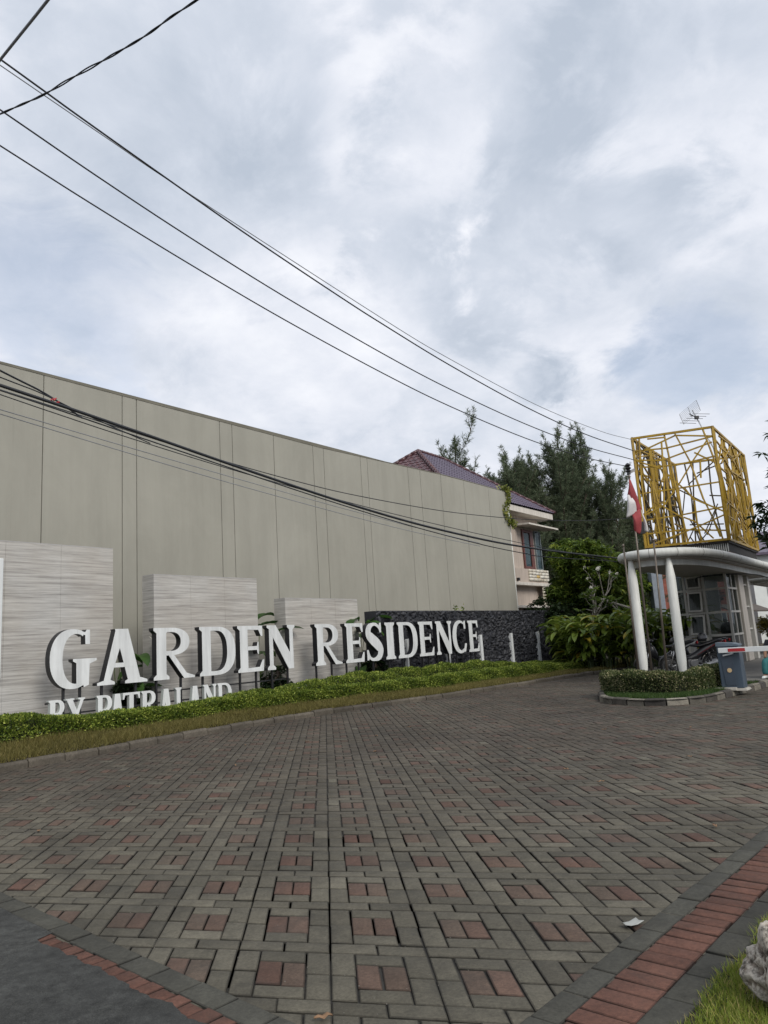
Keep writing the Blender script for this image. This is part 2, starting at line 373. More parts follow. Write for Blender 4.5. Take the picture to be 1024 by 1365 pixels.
# ------------------------------------------------------------------ ground, paving, borders
def ground():
    mb = MB(); mb.add([(-1200,-600,-0.03),(1200,-600,-0.03),(1200,2000,-0.03),(-1200,2000,-0.03)], [(0,1,2,3)])
    tag(mb.build('ground', m_ground), kind='structure')
    mb = MB()       # bed sheet under the pavers
    mb.add([W(-14,11.5,-0.012),W(60,11.5,-0.012),W(60,-9,-0.012),W(6,-9,-0.012),(3.2,5.6,-0.012),(-0.2,2.2,-0.012),(-3.4,5.0,-0.012),(-12,8,-0.012)], [list(range(8))[::-1]])
    tag(mb.build('paving_bed', m_joint), kind='structure')
ground()

RDIR = np.array([0.658, 0.753]); RN = np.array([0.753, -0.658]); ROFF = -1.757      # right edge of the paving
LDIR = np.array([-0.741, 0.671]); LN = np.array([-0.671, -0.741]); LOFF = -2.07     # left edge of the paving
KERB = [(-9,11.3),(-2,11.15),(5.57,11.16),(10.05,11.42),(13.3,11.33),(16.85,10.62),(20,10.3),(23.25,10.08),(27.3,9.35),(32,8.8),(38,8.6),(52,8.6)]
KPATH = [tuple(p) for p in catmull(KERB, 10)]
KS = np.array([p[0] for p in KPATH]); KD = np.array([p[1] for p in KPATH])
def kerbD(s): return float(np.interp(s, KS, KD))

def bricks_mesh(name, quads, cols, mat, ztop, bev=0.006, gap=0.0035, drop=0.016):
    """quads (n,4,2) outlines ccw -> raised blocks with worn edges"""
    Q = np.asarray(quads); n = len(Q); c = Q.mean(1, keepdims=True); d = Q-c
    ln = np.linalg.norm(d, axis=2, keepdims=True)
    e1 = Q[:, 1]-Q[:, 0]; e2 = Q[:, 3]-Q[:, 0]; l1 = np.linalg.norm(e1, axis=1); l2 = np.linalg.norm(e2, axis=1); sg = np.array([(-1,-1),(1,-1),(1,1),(-1,1)])/2
    def inset_by(g1, g2):
        a = np.maximum(1-2*g1/l1, 0.05); b = np.maximum(1-2*g2/l2, 0.05)
        return c+sg[None, :, 0:1]*(e1*a[:, None])[:, None]+sg[None, :, 1:2]*(e2*b[:, None])[:, None]
    ga = gap*np.clip(1+0.45*rng.normal(size=n), 0.35, 2.4); gb = gap*np.clip(1+0.45*rng.normal(size=n), 0.35, 2.4)
    outer = inset_by(ga, gb); inner = inset_by(ga+bev, gb+bev)
    zj = rng.normal(0, 0.0016, (n, 1)); tilt = rng.normal(0, 0.006, (n, 2))
    def z_at(P, base): return base+zj+((P-c)*tilt[:, None, :]).sum(2)
    V = np.zeros((n, 12, 3)); V[:, 0:4, :2] = inner; V[:, 4:8, :2] = outer; V[:, 8:12, :2] = outer
    V[:, 0:4, 2] = z_at(inner, ztop); V[:, 4:8, 2] = z_at(outer, ztop-bev*0.55); V[:, 8:12, 2] = z_at(outer, ztop-drop)
    F = []
    for k in range(4):
        j = (k+1) % 4; F.append((k, 4+k, 4+j, j)); F.append((4+k, 8+k, 8+j, 4+j))
    F.append((0, 1, 2, 3)); F = np.array(F)
    FF = (F[None]+(np.arange(n)*12)[:, None, None]).reshape(-1, 4)
    CC = np.repeat(np.asarray(cols)[:, None, :], 9, 1)*np.array([0.62, 0.22]*4+[1.0])[None, :, None]      # soil packed into the worn edges
    CC = CC.reshape(-1, 3)
    return np_mesh(name, V.reshape(-1, 3), FF, mat, col=CC)

def paving():
    U = np.array([0.46792, -0.11338])/4; V = np.array([-0.0554, 0.6124])/5
    O = np.array([-0.6094, 3.7162])-2*U-3*V
    cells = [(0,0,2,1,0),(2,0,2,1,0),(0,1,1,2,0),(0,3,1,2,0),(3,1,1,2,0),(3,3,1,2,0),(1,1,2,1,0),(1,4,2,1,0),(1,2,1,2,1),(2,2,1,2,1)]
    qs = []; cs = []
    grey = np.array(srgb('#5b574c')); red = np.array(srgb('#5d453b'))
    for i in range(-34, 75):
        for j in range(-4, 62):
            base = O+U*4*i+V*5*j
            mid = base+2*U+2.5*V
            if mid[1] < 2.2 or abs(mid[0]-mid[1]*0.0) > mid[1]*0.66+1.2: continue
            s = mid[0]*DV[0]+mid[1]*DV[1]; D = -(mid[0]*NV[0]+mid[1]*NV[1])
            if D > kerbD(s)+0.3 or D < -8 or s > 48: continue
            if mid@RN > ROFF+0.35 and s < 12: continue
            if mid@LN > LOFF+0.35: continue
            if s > 15.5 and 4.0 < D < (6.0 if s < 18 else 7.2): continue
            mod = rng.normal(0, 0.02)
            tone = 0.5+0.5*mnoise.noise(Vector((mid[0]*0.25, mid[1]*0.25, 0)))
            far = min(1, max(0, (mid[1]-5.5)/6))
            for (a, b, w, h, k) in cells:
                p = base+U*a+V*b+rng.normal(0, 0.0012, 2)
                qs.append([p, p+U*w, p+U*w+V*h, p+V*h])
                if k: c = red*(1+rng.normal(0, 0.14)); mx_ = min(0.75, max(0, rng.normal(0.34, 0.16)+0.15*far)); c = c*(1-mx_)+grey*mx_
                else:
                    c = grey*(1+rng.normal(0, 0.11)+mod)
                    c = c*(1-0.75*far*tone)+np.array(srgb('#4e4139'))*0.75*far*tone
                    if rng.random() < 0.010: c = grey*1.35
                cs.append(np.clip(c*(1.0-0.12*far), 0.01, 0.9))
    tag(bricks_mesh('block_paving', qs, cs, m_paver, 0.0, gap=0.0040, bev=0.0062), kind='structure')

    def band(name, P0, d, n, t0, t1, o0, o1, step, col, var, z, jit=0.0, taper=None, skip=None):
        qs = []; cs = []; t = t0
        while t < t1:
            w = step*(1+rng.normal(0, 0.03)); a = o0+rng.normal(0, jit); b = o1+rng.normal(0, jit)
            if skip is None or not skip(t):
                A = P0+d*(t)+n*a; B = P0+d*(t+w)+n*a; C = P0+d*(t+w)+n*b; D_ = P0+d*t+n*b
                q = np.array([A, B, C, D_]); ar = np.cross(q[1]-q[0], q[2]-q[1])
                qs.append(q if ar > 0 else q[::-1]); cs.append(np.clip(np.array(col)*(1+rng.normal(0, var)), 0.01, 0.9))
            t += w
        return qs, cs
    dark = srgb('#4a4942'); rd = srgb('#624439')
    PR = RN*ROFF; PL = LN*LOFF
    q1, c1 = band('', PR, RDIR, RN, 0.6, 18, 0.0, 0.128, 0.26, dark, 0.08, 0)
    q3, c3 = band('', PR, RDIR, RN, 0.6, 18, 0.355, 0.50, 0.25, tuple(x*0.8 for x in dark), 0.1, 0)
    q4, c4 = band('', PL, LDIR, LN, 0.3, 14, 0.0, 0.135, 0.26, dark, 0.07, 0)
    tag(bricks_mesh('edging_paving', q1+q3+q4, c1+c3+c4, m_paver, 0.006, drop=0.03, gap=0.002), kind='structure')
    q2, c2 = band('', PR, RDIR, RN, 0.5, 18, 0.128, 0.355, 0.106, rd, 0.12, 0, jit=0.004)
    q5, c5 = band('', PL, LDIR, LN, 0.3, 4.6, 0.135, 0.26, 0.11, rd, 0.12, 0, jit=0.005)
    tag(bricks_mesh('red_paving', q2+q5, c2+c5, m_paver, 0.007, drop=0.03, gap=0.003), kind='structure')
    # asphalt street lapping raggedly over the left edge, and out to the left and behind
    pts = []
    t = -3.0
    while t < 40:
        if t < 4.38: off = 0.222+0.03*mnoise.noise(Vector((t*5, 0, 0)))+0.022*mnoise.noise(Vector((t*17, 3, 0)))
        else: off = 0.137+0.006*mnoise.noise(Vector((t*6, 0, 0)))
        p = PL+LDIR*t+LN*off; pts.append((p[0], p[1])); t += 0.03
    n = len(pts); far_ = PL+LN*40
    vs = [(x, y, 0.0115) for x, y in pts]+[(pts[-1][0]-30, pts[-1][1]-34, 0.0115), (pts[0][0]-20, pts[0][1]-34, 0.0115)]
    mb = MB(); mb.add(vs, [list(range(len(vs)))]); tag(mb.build('street', m_asphalt), kind='structure')
    mb = MB(); fan = [(PL+LDIR*tt+LN*0.12) for tt in (-0.6, 40)]
    # red clay verge between edging and the right lawn
    a = PR+RN*0.48; A = a-RDIR*1.0; B = a+RDIR*18; C = B+RN*14; D_ = A+RN*14
    mb.add([(A[0],A[1],0.0),(D_[0],D_[1],0.0),(C[0],C[1],0.0),(B[0],B[1],0.0)], [(0,1,2,3)])
    tag(mb.build('lawn_soil', m_soil), kind='structure')
paving()

def kerbs():
    mb = MB(); cols = []
    def run(path, w, h, seg, side=1, c0='#5f5950', gaps=0.008, alt=None, z0=-0.02):
        P = [np.array(p, float) for p in path]; L = [0]
        for a, b in zip(P[:-1], P[1:]): L.append(L[-1]+float(np.linalg.norm(b-a)))
        def at(t):
            i = min(max(np.searchsorted(L, t)-1, 0), len(P)-2); f = (t-L[i])/(L[i+1]-L[i]); d = (P[i+1]-P[i]); d = d/np.linalg.norm(d)
            return P[i]*(1-f)+P[i+1]*f, np.array([-d[1], d[0]])*side
        t = 0.0; k = 0
        while t < L[-1]-seg*0.5:
            a, na = at(t+gaps); b, nb = at(min(t+seg-gaps, L[-1])); j = rng.normal(0, 0.006, 3)
            ch = 0.035
            prof = [(0, z0), (0, h-ch), (ch, h), (w, h), (w, z0)]
            vs = []
            for (p, nn) in ((a, na), (b, nb)):
                for (o, z) in prof:
                    q = p+nn*(o+j[0]); vs.append((q[0], q[1], z+(j[1] if z > 0 else 0)))
            n = 5; fs = [[i, i+1, n+i+1, n+i] for i in range(4)]+[[0,1,2,3,4][::-1], [5,6,7,8,9]]
            mb.add(vs, fs)
            c = np.array(srgb(c0))*(1+rng.normal(0, 0.10))
            if alt: c = np.array(srgb(alt[k % len(alt)]))*(1+rng.normal(0, 0.15))
            cols.extend([c]*len(fs)); t += seg; k += 1
    path = [W(s, D)[:2] for s, D in KPATH]
    run(path, 0.16, 0.115, 0.6, 1)
    me_cols = list(cols)
    def finish(name):
        me = bpy.data.meshes.new(name); me.from_pydata(mb.v, [], mb.f)
        bm = bmesh.new(); bm.from_mesh(me); bmesh.ops.recalc_face_normals(bm, faces=bm.faces); bm.to_mesh(me); bm.free()
        a = me.attributes.new('col', 'FLOAT_COLOR', 'FACE'); c = np.ones((len(me.polygons), 4), np.float32); c[:, :3] = np.clip(np.array(cols), 0.01, 0.9); a.data.foreach_set('color', c.ravel())
        o = link(name, me, m_kerb); tag(o, kind='structure')
        md = o.modifiers.new('bevel', 'BEVEL'); md.width = 0.012; md.segments = 2
    finish('kerb')
    mb.v, mb.f, mb.m = [], [], []; cols.clear()
    run([W(s, D)[:2] for s, D in ISL], 0.13, 0.13, 0.42, -1, alt=['#6a665e', '#8c877c', '#4a4744', '#7c776d', '#57534d'], gaps=0.012)
    finish('island_kerb')
ISL_ = [(34,3.3),(25,3.3),(20,3.3),(18.2,3.3),(16.9,3.5),(16.2,3.56),(15.3,3.7),(14.8,3.97),(14.5,4.6),(14.7,5.2),(15.2,5.8),(16.4,6.35),(17.9,6.65),(20,7.1),(22,7.7),(25,7.95),(34,7.95)]
ISL = [tuple(p) for p in catmull(ISL_, 6)]
kerbs()
def island_top():
    pts = [W(s, D, 0.095) for s, D in ISL]; c = (sum(p[0] for p in pts)/len(pts), sum(p[1] for p in pts)/len(pts))
    mb = MB(); mb.add(pts, [list(range(len(pts)))]); tag(mb.build('island_pavement', simple('island_concrete', (0.11, 0.105, 0.095), 0.9, 0.25, 3)), kind='structure')
    s_ = [W(s, D, 0.108) for s, D in ISL if s < 19.2]
    mb = MB(); mb.add(s_, [list(range(len(s_)))]); tag(mb.build('island_soil', m_soil), kind='structure')
island_top()

# ------------------------------------------------------------------ scatter helpers for leaves and blades
def norm(a): return a/np.maximum(np.linalg.norm(a, axis=-1, keepdims=True), 1e-9)
def leaf_arrays(P, dirv, ln, wd, curve=0.15, twist=None):
    """diamond leaves: 2 tris folded on the midrib; returns V,F"""
    n = len(P); d = norm(dirv); r = norm(rng.normal(size=(n, 3))) if twist is None else twist
    x = norm(np.cross(d, r)); up = np.cross(x, d)
    ln = np.broadcast_to(ln, (n,))[:, None]; wd = np.broadcast_to(wd, (n,))[:, None]
    a = P; m1 = P+d*ln*0.45+x*wd*0.5+up*wd*0.18; m2 = P+d*ln*0.45-x*wd*0.5+up*wd*0.18; t = P+d*ln-up*ln*curve; c = P+d*ln*0.5
    V = np.stack([a, m1, t, m2], 1).reshape(-1, 3)
    F = np.arange(n*4).reshape(-1, 4)
    return V, F
def blades(P, h, w, lean=0.5):
    n = len(P); a = rng.uniform(0, 2*np.pi, n); x = np.stack([np.cos(a), np.sin(a), np.zeros(n)], 1)
    l = np.stack([rng.normal(0, lean, n), rng.normal(0, lean, n), np.ones(n)], 1); l = norm(l)
    h = np.broadcast_to(h, (n,))[:, None]; V = np.stack([P-x*w/2, P+x*w/2, P+l*h], 1).reshape(-1, 3)
    return V, np.arange(n*3).reshape(-1, 3)

# hedge rows: clipped box hedges following a path
def hedge(name, path, w, z0, h, n_leaf, mat, label, cat='hedge', group=None, leaf=0.038, lump=0.05, seed=1, zb=None, zt=None):
    r = np.random.default_rng(seed)
    P = np.array([p for p in catmull([np.array(p, float) for p in path], 8)]); seg = np.linalg.norm(np.diff(P, axis=0), axis=1); L = np.concatenate([[0], np.cumsum(seg)])
    root = empty(name, (float(P[0][0]), float(P[0][1]), z0), label, cat, group)
    def at(t):
        x = np.interp(t, L, P[:, 0]); y = np.interp(t, L, P[:, 1])
        x2 = np.interp(t+0.05, L, P[:, 0]); y2 = np.interp(t+0.05, L, P[:, 1]); x1 = np.interp(t-0.05, L, P[:, 0]); y1 = np.interp(t-0.05, L, P[:, 1])
        d = norm(np.stack([x2-x1, y2-y1], -1)); return np.stack([x, y], -1), np.stack([-d[..., 1], d[..., 0]], -1)
    def bump(t, u): return lump*(np.sin(t*3.1+seed)+np.sin(t*7.3+1.7*seed+u*2)*0.6+np.sin(t*17+u*5)*0.35)
    def surf(t, u, k=1.0):
        # u 0..1 around: up the near side, over the top, down the far side
        c, nn = at(t); b = bump(t, u); xyc = c
        per = 2*h+w; q = u*per
        yy = np.where(q < h, -w/2, np.where(q < h+w, q-h-w/2, w/2)); zz = np.where(q < h, q, np.where(q < h+w, h, per-q))
        rr = 0.10
        edge = np.clip(np.abs(yy)-(w/2-rr), 0, rr)/rr; ez = np.clip(zz-(h-rr), 0, rr)/rr
        zz = zz-edge*ez*0.05; yy = yy*(1-0.10*ez)
        sl = xyc[:, 0]*DV[0]+xyc[:, 1]*DV[1]; b_ = z0 if zb is None else np.interp(sl, *zb); t_ = z0+h if zt is None else np.interp(sl, *zt)
        off = b*(0.4+0.6*(zz/h))
        xy = c+nn*((yy*k+np.sign(yy)*off*0.6)[:, None]); return np.stack([xy[:, 0], xy[:, 1], b_+(zz*k+off*(zz/h))*(t_-b_)/h], 1)
    # leafy shell
    n = n_leaf; t = r.uniform(0, L[-1], n); u = r.uniform(0, 1, n); u = np.where(r.random(n) < 0.25, u*0.5+0.1, u)
    depth = r.uniform(0.84, 1.06, n)
    A = surf(t, u, 1.0); C = at(t)[0]; Cz = np.column_stack([C, (surf(t, np.full(n, 0.0))[:, 2]+surf(t, np.full(n, 0.5))[:, 2])*0.5])
    A = Cz+(A-Cz)*depth[:, None]; out = norm(A-Cz); dv = norm(out+r.normal(0, 0.65, (n, 3))+np.array([0, 0, 0.5]))
    V, F = leaf_arrays(A, dv, r.uniform(0.7, 1.25, n)*leaf, r.uniform(0.45, 0.62, n)*leaf)
    rv = np.clip(0.45+0.30*r.normal(size=n)+0.16*np.sin(t*5+u*9)+0.06*(depth-0.95)/0.1, 0, 0.96)
    rv = np.where(r.random(n) < 0.04, 1.0, rv)
    np_mesh('foliage', V, F, mat, root, attr=rv)
    # sprigs sticking out of the top
    # woody core, set inside the leaves
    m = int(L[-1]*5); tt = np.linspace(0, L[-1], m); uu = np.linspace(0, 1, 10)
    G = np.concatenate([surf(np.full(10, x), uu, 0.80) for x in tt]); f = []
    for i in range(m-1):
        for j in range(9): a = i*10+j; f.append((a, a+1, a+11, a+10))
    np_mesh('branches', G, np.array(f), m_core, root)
    return root
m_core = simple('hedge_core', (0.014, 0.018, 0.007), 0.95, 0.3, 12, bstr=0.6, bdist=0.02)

HB = 0.30
front_path = []
for s in (2.5, 5, 8, 11, 13.5, 16, 18, 20, 22.5, 25, 27.5, 29.2):
    off = np.interp(s, [0, 13, 17, 22, 29], [0.90, 0.95, 1.15, 1.25, 1.55]); front_path.append(W(s, kerbD(s)+off)[:2])
hedge('clipped_hedge', front_path, 0.42, 0.24, 0.50, 110000, m_hedge, 'long clipped green hedge curving along the kerb in front of the big white lettering', leaf=0.045, lump=0.028, seed=2, zb=([4,6,10,13,18,23,28],[.33,.32,.24,.23,.14,.09,.08]), zt=([5,5.9,7.4,9,10.5,13,16,20,22,25,28,30],[.79,.73,.58,.54,.55,.53,.50,.50,.49,.42,.33,.30]))
hedge('clipped_hedge', [W(s, D)[:2] for s, D in ((10.4,12.36),(13,12.40),(17,12.38),(21,12.3),(25,12.2),(28.2,12.0))], 0.40, 0.30, 0.50, 62000, m_hedge,
      'second clipped hedge, behind the kerbside one and under the letters RESIDENCE', leaf=0.045, lump=0.030, seed=5, zb=([0,30],[.15,.12]), zt=([10.4,11.5,13.5,14.3,20,22,24,28],[.50,.62,.66,.74,.73,.70,.52,.42]))

def vz(s): return np.interp(s, [4, 6, 10, 13, 18, 23, 30], [1.35, 1.2, 0.8, 0.8, 0.3, 0.05, 0.05])
def verge():
    # soil bank from kerb up to the wall foot, then grass on it
    S = np.linspace(-6, 50, 113); offs = [0.12, 0.35, 0.7, 1.0, 1.6, 5.0, 12.0, 40.0]; zs = [0.12, 0.19, 0.26, 0.31, 0.34, 0.36, 0.36, 0.36]
    V = []; 
    for s in S:
        fz = vz(s)
        for o, z in zip(offs, zs): V.append(W(s, kerbD(s)+o, 0.10+(z-0.10)*fz))
    F = []; k = len(offs)
    for i in range(len(S)-1):
        for j in range(k-1): a = i*k+j; F.append((a, a+k, a+k+1, a+1))
    o = np_mesh('verge_soil', V, np.array(F), m_soil); tag(o, kind='structure')
    def scat(n, s0, s1, o0, o1, hh, mat, name, w=0.012, lean=0.6, power=1.0):
        s = s0+(s1-s0)*rng.random(n)**power; of = rng.uniform(o0, o1, n)
        kd = np.interp(s, KS, KD); D = kd+of; z = 0.10+(np.interp(of, offs, zs)-0.10)*vz(s)
        # leave the last bit of kerb clean, ragged edge
        P = DV[None, :]*s[:, None]-NV[None, :]*D[:, None]; P[:, 2] = z-0.01
        clump = 0.5+0.5*np.sin(s*2.3+np.sin(of*6)*2)*np.sin(s*0.9+1.3)
        V, F = blades(P, hh*rng.uniform(0.5, 1.3, n)*(0.75+0.5*clump), w, lean)
        rv = np.clip(0.45+0.22*rng.normal(size=n)+0.25*(clump-0.5), 0, 1)
        return tag(np_mesh(name, V, F, mat, attr=rv), kind='stuff')
    scat(150000, -2, 31, 0.10, 1.0, 0.115, m_grass_dry, 'verge_grass', 0.013, 0.6, 1.5)
    scat(45000, 24, 45, 0.10, 3.2, 0.09, m_grass_dry, 'far_verge_grass', 0.022, 0.6, 1.0)
verge()
tag(bpy.data.objects['verge_grass'], 'dry green and brown grass strip between the kerb and the long hedge', 'grass')
tag(bpy.data.objects['far_verge_grass'], 'low grass bank in front of the big-leaved plants', 'grass')

def lawn():
    n = 90000; t = rng.uniform(0.3, 4.6, n)**1.0; o = rng.uniform(0.47, 1.5, n)
    edge = 0.49+0.025*np.sin(t*9)+0.05*np.clip(1.6-t, 0, 2); keep = o > edge+rng.normal(0, 0.012, n); t, o = t[keep], o[keep]; n = len(t)
    P = np.column_stack([RN[0]*(ROFF+o)+RDIR[0]*t, RN[1]*(ROFF+o)+RDIR[1]*t, np.full(n, 0.0)])
    cl = 0.5+0.5*np.sin(P[:, 0]*11+np.sin(P[:, 1]*7)*1.5)
    V, F = blades(P, 0.038*rng.uniform(0.5, 1.4, n)*(0.8+0.4*cl), 0.0048, 0.65)
    rv = np.clip(0.5+0.2*rng.normal(size=n)+0.25*(cl-0.5), 0, 0.93); rv = np.where(rng.random(n) < 0.10, 1, rv)
    tag(np_mesh('lawn_grass', V, F, m_grass, attr=rv), 'bright green lawn in the bottom right corner beside the red brick band', 'grass', kind='stuff')
lawn()

# ------------------------------------------------------------------ long boundary wall
def long_wall():
    root = empty('boundary_wall', W(12, 15.5, 0), 'tall olive-grey stucco wall with vertical grooves behind the white lettering', 'wall')
    J = [-12, -6, 3.0, 4.1, 8.487, 10.521, 10.933, 13.669, 14.133, 15.808, 17.608, 18.131, 20.113, 20.506, 23.065, 23.907, 25.437, 27.302, 29.484, 31.35]
    mb = MB()
    def top(s): return 8.0+0.22*min(1, max(0, (s-18)/8))
    g = 0.011
    for a, b in zip(J[:-1], J[1:]):
        z1, z2 = top(a), top(b); p = [W(a+g,15.5,0.2),W(b-g,15.5,0.2),W(b-g,15.535,0.2),W(a+g,15.535,0.2),W(a+g,15.5,z1),W(b-g,15.5,z2),W(b-g,15.535,z2),W(a+g,15.535,z1)]
        mb.hexa(p)
    mb.build('stucco_panel', m_wall, root)
    mb = MB(); mb.hexa([W(-12,15.538,0.2),W(31.345,15.538,0.2),W(31.345,15.75,0.2),W(-12,15.75,0.2),W(-12,15.538,7.98),W(31.345,15.538,8.2),W(31.345,15.75,8.2),W(-12,15.75,7.98)])
    mb.build('wall_core', simple('wall_core', srgb('#6a675c'), 0.9, 0.1, 3), root)
    mb = MB(); prev = -12
    for a, b in zip(J[:-1], J[1:]):
        mb.hexa([W(a,15.49,top(a)+0.002),W(b,15.49,top(b)+0.002),W(b,15.76,top(b)+0.002),W(a,15.76,top(a)+0.002),W(a,15.49,top(a)+0.03),W(b,15.49,top(b)+0.03),W(b,15.76,top(b)+0.03),W(a,15.76,top(a)+0.03)])
    mb.build('coping', simple('coping_stain', srgb('#6e6b60'), 0.9, 0.25, 2), root)
    mb = MB(); mb.tube([W(31.52,15.62,z) for z in (0.3, 3, 7.35)], 0.055, 10); mb.build('downpipe', m_white, root, smooth=True)
    # creeper hanging over the wall end
    c = empty('creeper', W(31.35, 15.45, 8.1), 'yellow-green creeper trailing down the end of the tall grey wall', 'plant')
    n = 520; t = rng.random(n)**1.2; P = np.array([W(31.1+0.25*math.sin(x*7)+random.gauss(0, 0.10), 15.42+random.gauss(0, 0.05), 8.42-1.75*x+random.gauss(0, 0.07)) for x in t])
    top_ = rng.random(n) < 0.25
    for i in np.where(top_)[0]: P[i] = W(31.15+random.gauss(0, 0.28), 15.5, 8.30+abs(random.gauss(0, 0.07)))
    bot = rng.random(n) < 0.25
    for i in np.where(bot)[0]: P[i] = W(31.45+random.gauss(0, 0.20), 15.4, 6.75+random.gauss(0, 0.12))
    V, F = leaf_arrays(P, rng.normal(size=(n, 3))+np.array([0, 0, -0.3]), 0.13, 0.085)
    np_mesh('leaves', V, F, leafmat('creeper_leaf', (0.07, 0.10, 0.02), (0.24, 0.27, 0.05), (0.34, 0.33, 0.08)), c, attr=rng.random(n))
    mb = MB(); mb.tube([W(31.2,15.46,8.3),W(31.3,15.43,7.9),W(31.28,15.43,7.3),W(31.45,15.42,6.7)], 0.012, 6); mb.build('stem', m_stem, c)
long_wall()

# ------------------------------------------------------------------ stone-clad feature panels behind the sign
def feature_panel(s0, s1, z1, th, label, seams_s, seams_z):
    root = empty('feature_panel', W((s0+s1)/2, 13.4, 0.3), label, 'wall', 'striated grey stone panels behind the sign')
    mb = MB(); ss = [s0]+seams_s+[s1]; zs = [0.25]+seams_z+[z1]; g = 0.0018
    for i in range(len(ss)-1):
        for j in range(len(zs)-1):
            dd = random.uniform(0, 0.0025)
            mb.sbox(ss[i]+g, ss[i+1]-g, 13.4+dd, 13.425, zs[j]+g, zs[j+1]-g)
    mb.sbox(s0, s0+0.02, 13.427, 13.4+th, 0.25, z1); mb.sbox(s1-0.02, s1, 13.427, 13.4+th, 0.25, z1)
    mb.build('stone_cladding', m_trav, root)
    mb = MB(); mb.sbox(s0+0.022, s1-0.022, 13.427, 13.4+th, 0.25, z1-0.012); mb.build('core', simple('panel_core', (0.12, 0.115, 0.11), 0.9), root)
    mb = MB(); mb.sbox(s0+0.001, s1-0.001, 13.404, 13.4+th-0.004, z1+0.001, z1+0.014); mb.build('top_cap', simple('panel_cap', (0.40, 0.39, 0.39), 0.7), root)
    return root
feature_panel(2.2, 8.88, 3.75, 0.45, 'tallest striated grey stone panel, left of the gap behind the letters G and A', [4.4, 6.68, 7.75], [0.9, 1.85, 2.8])
feature_panel(9.865, 12.89, 3.26, 0.40, 'middle striated grey stone panel, behind the letters R, D and E of GARDEN', [10.85, 11.85], [0.9, 1.75, 2.5])
feature_panel(13.865, 16.84, 2.80, 0.40, 'lowest striated grey stone panel, behind the letters R and E of RESIDENCE', [14.85, 15.85], [0.9, 1.85])
mb = MB(); mb.sbox(4.3, 6.60, 13.30, 13.385, 1.3, 3.42)
wp = mb.build('notice_board', m_armwhite, None, bevel=0.01); tag(wp, 'plain white board fixed on the tallest stone panel, cut off by the left edge', 'board')

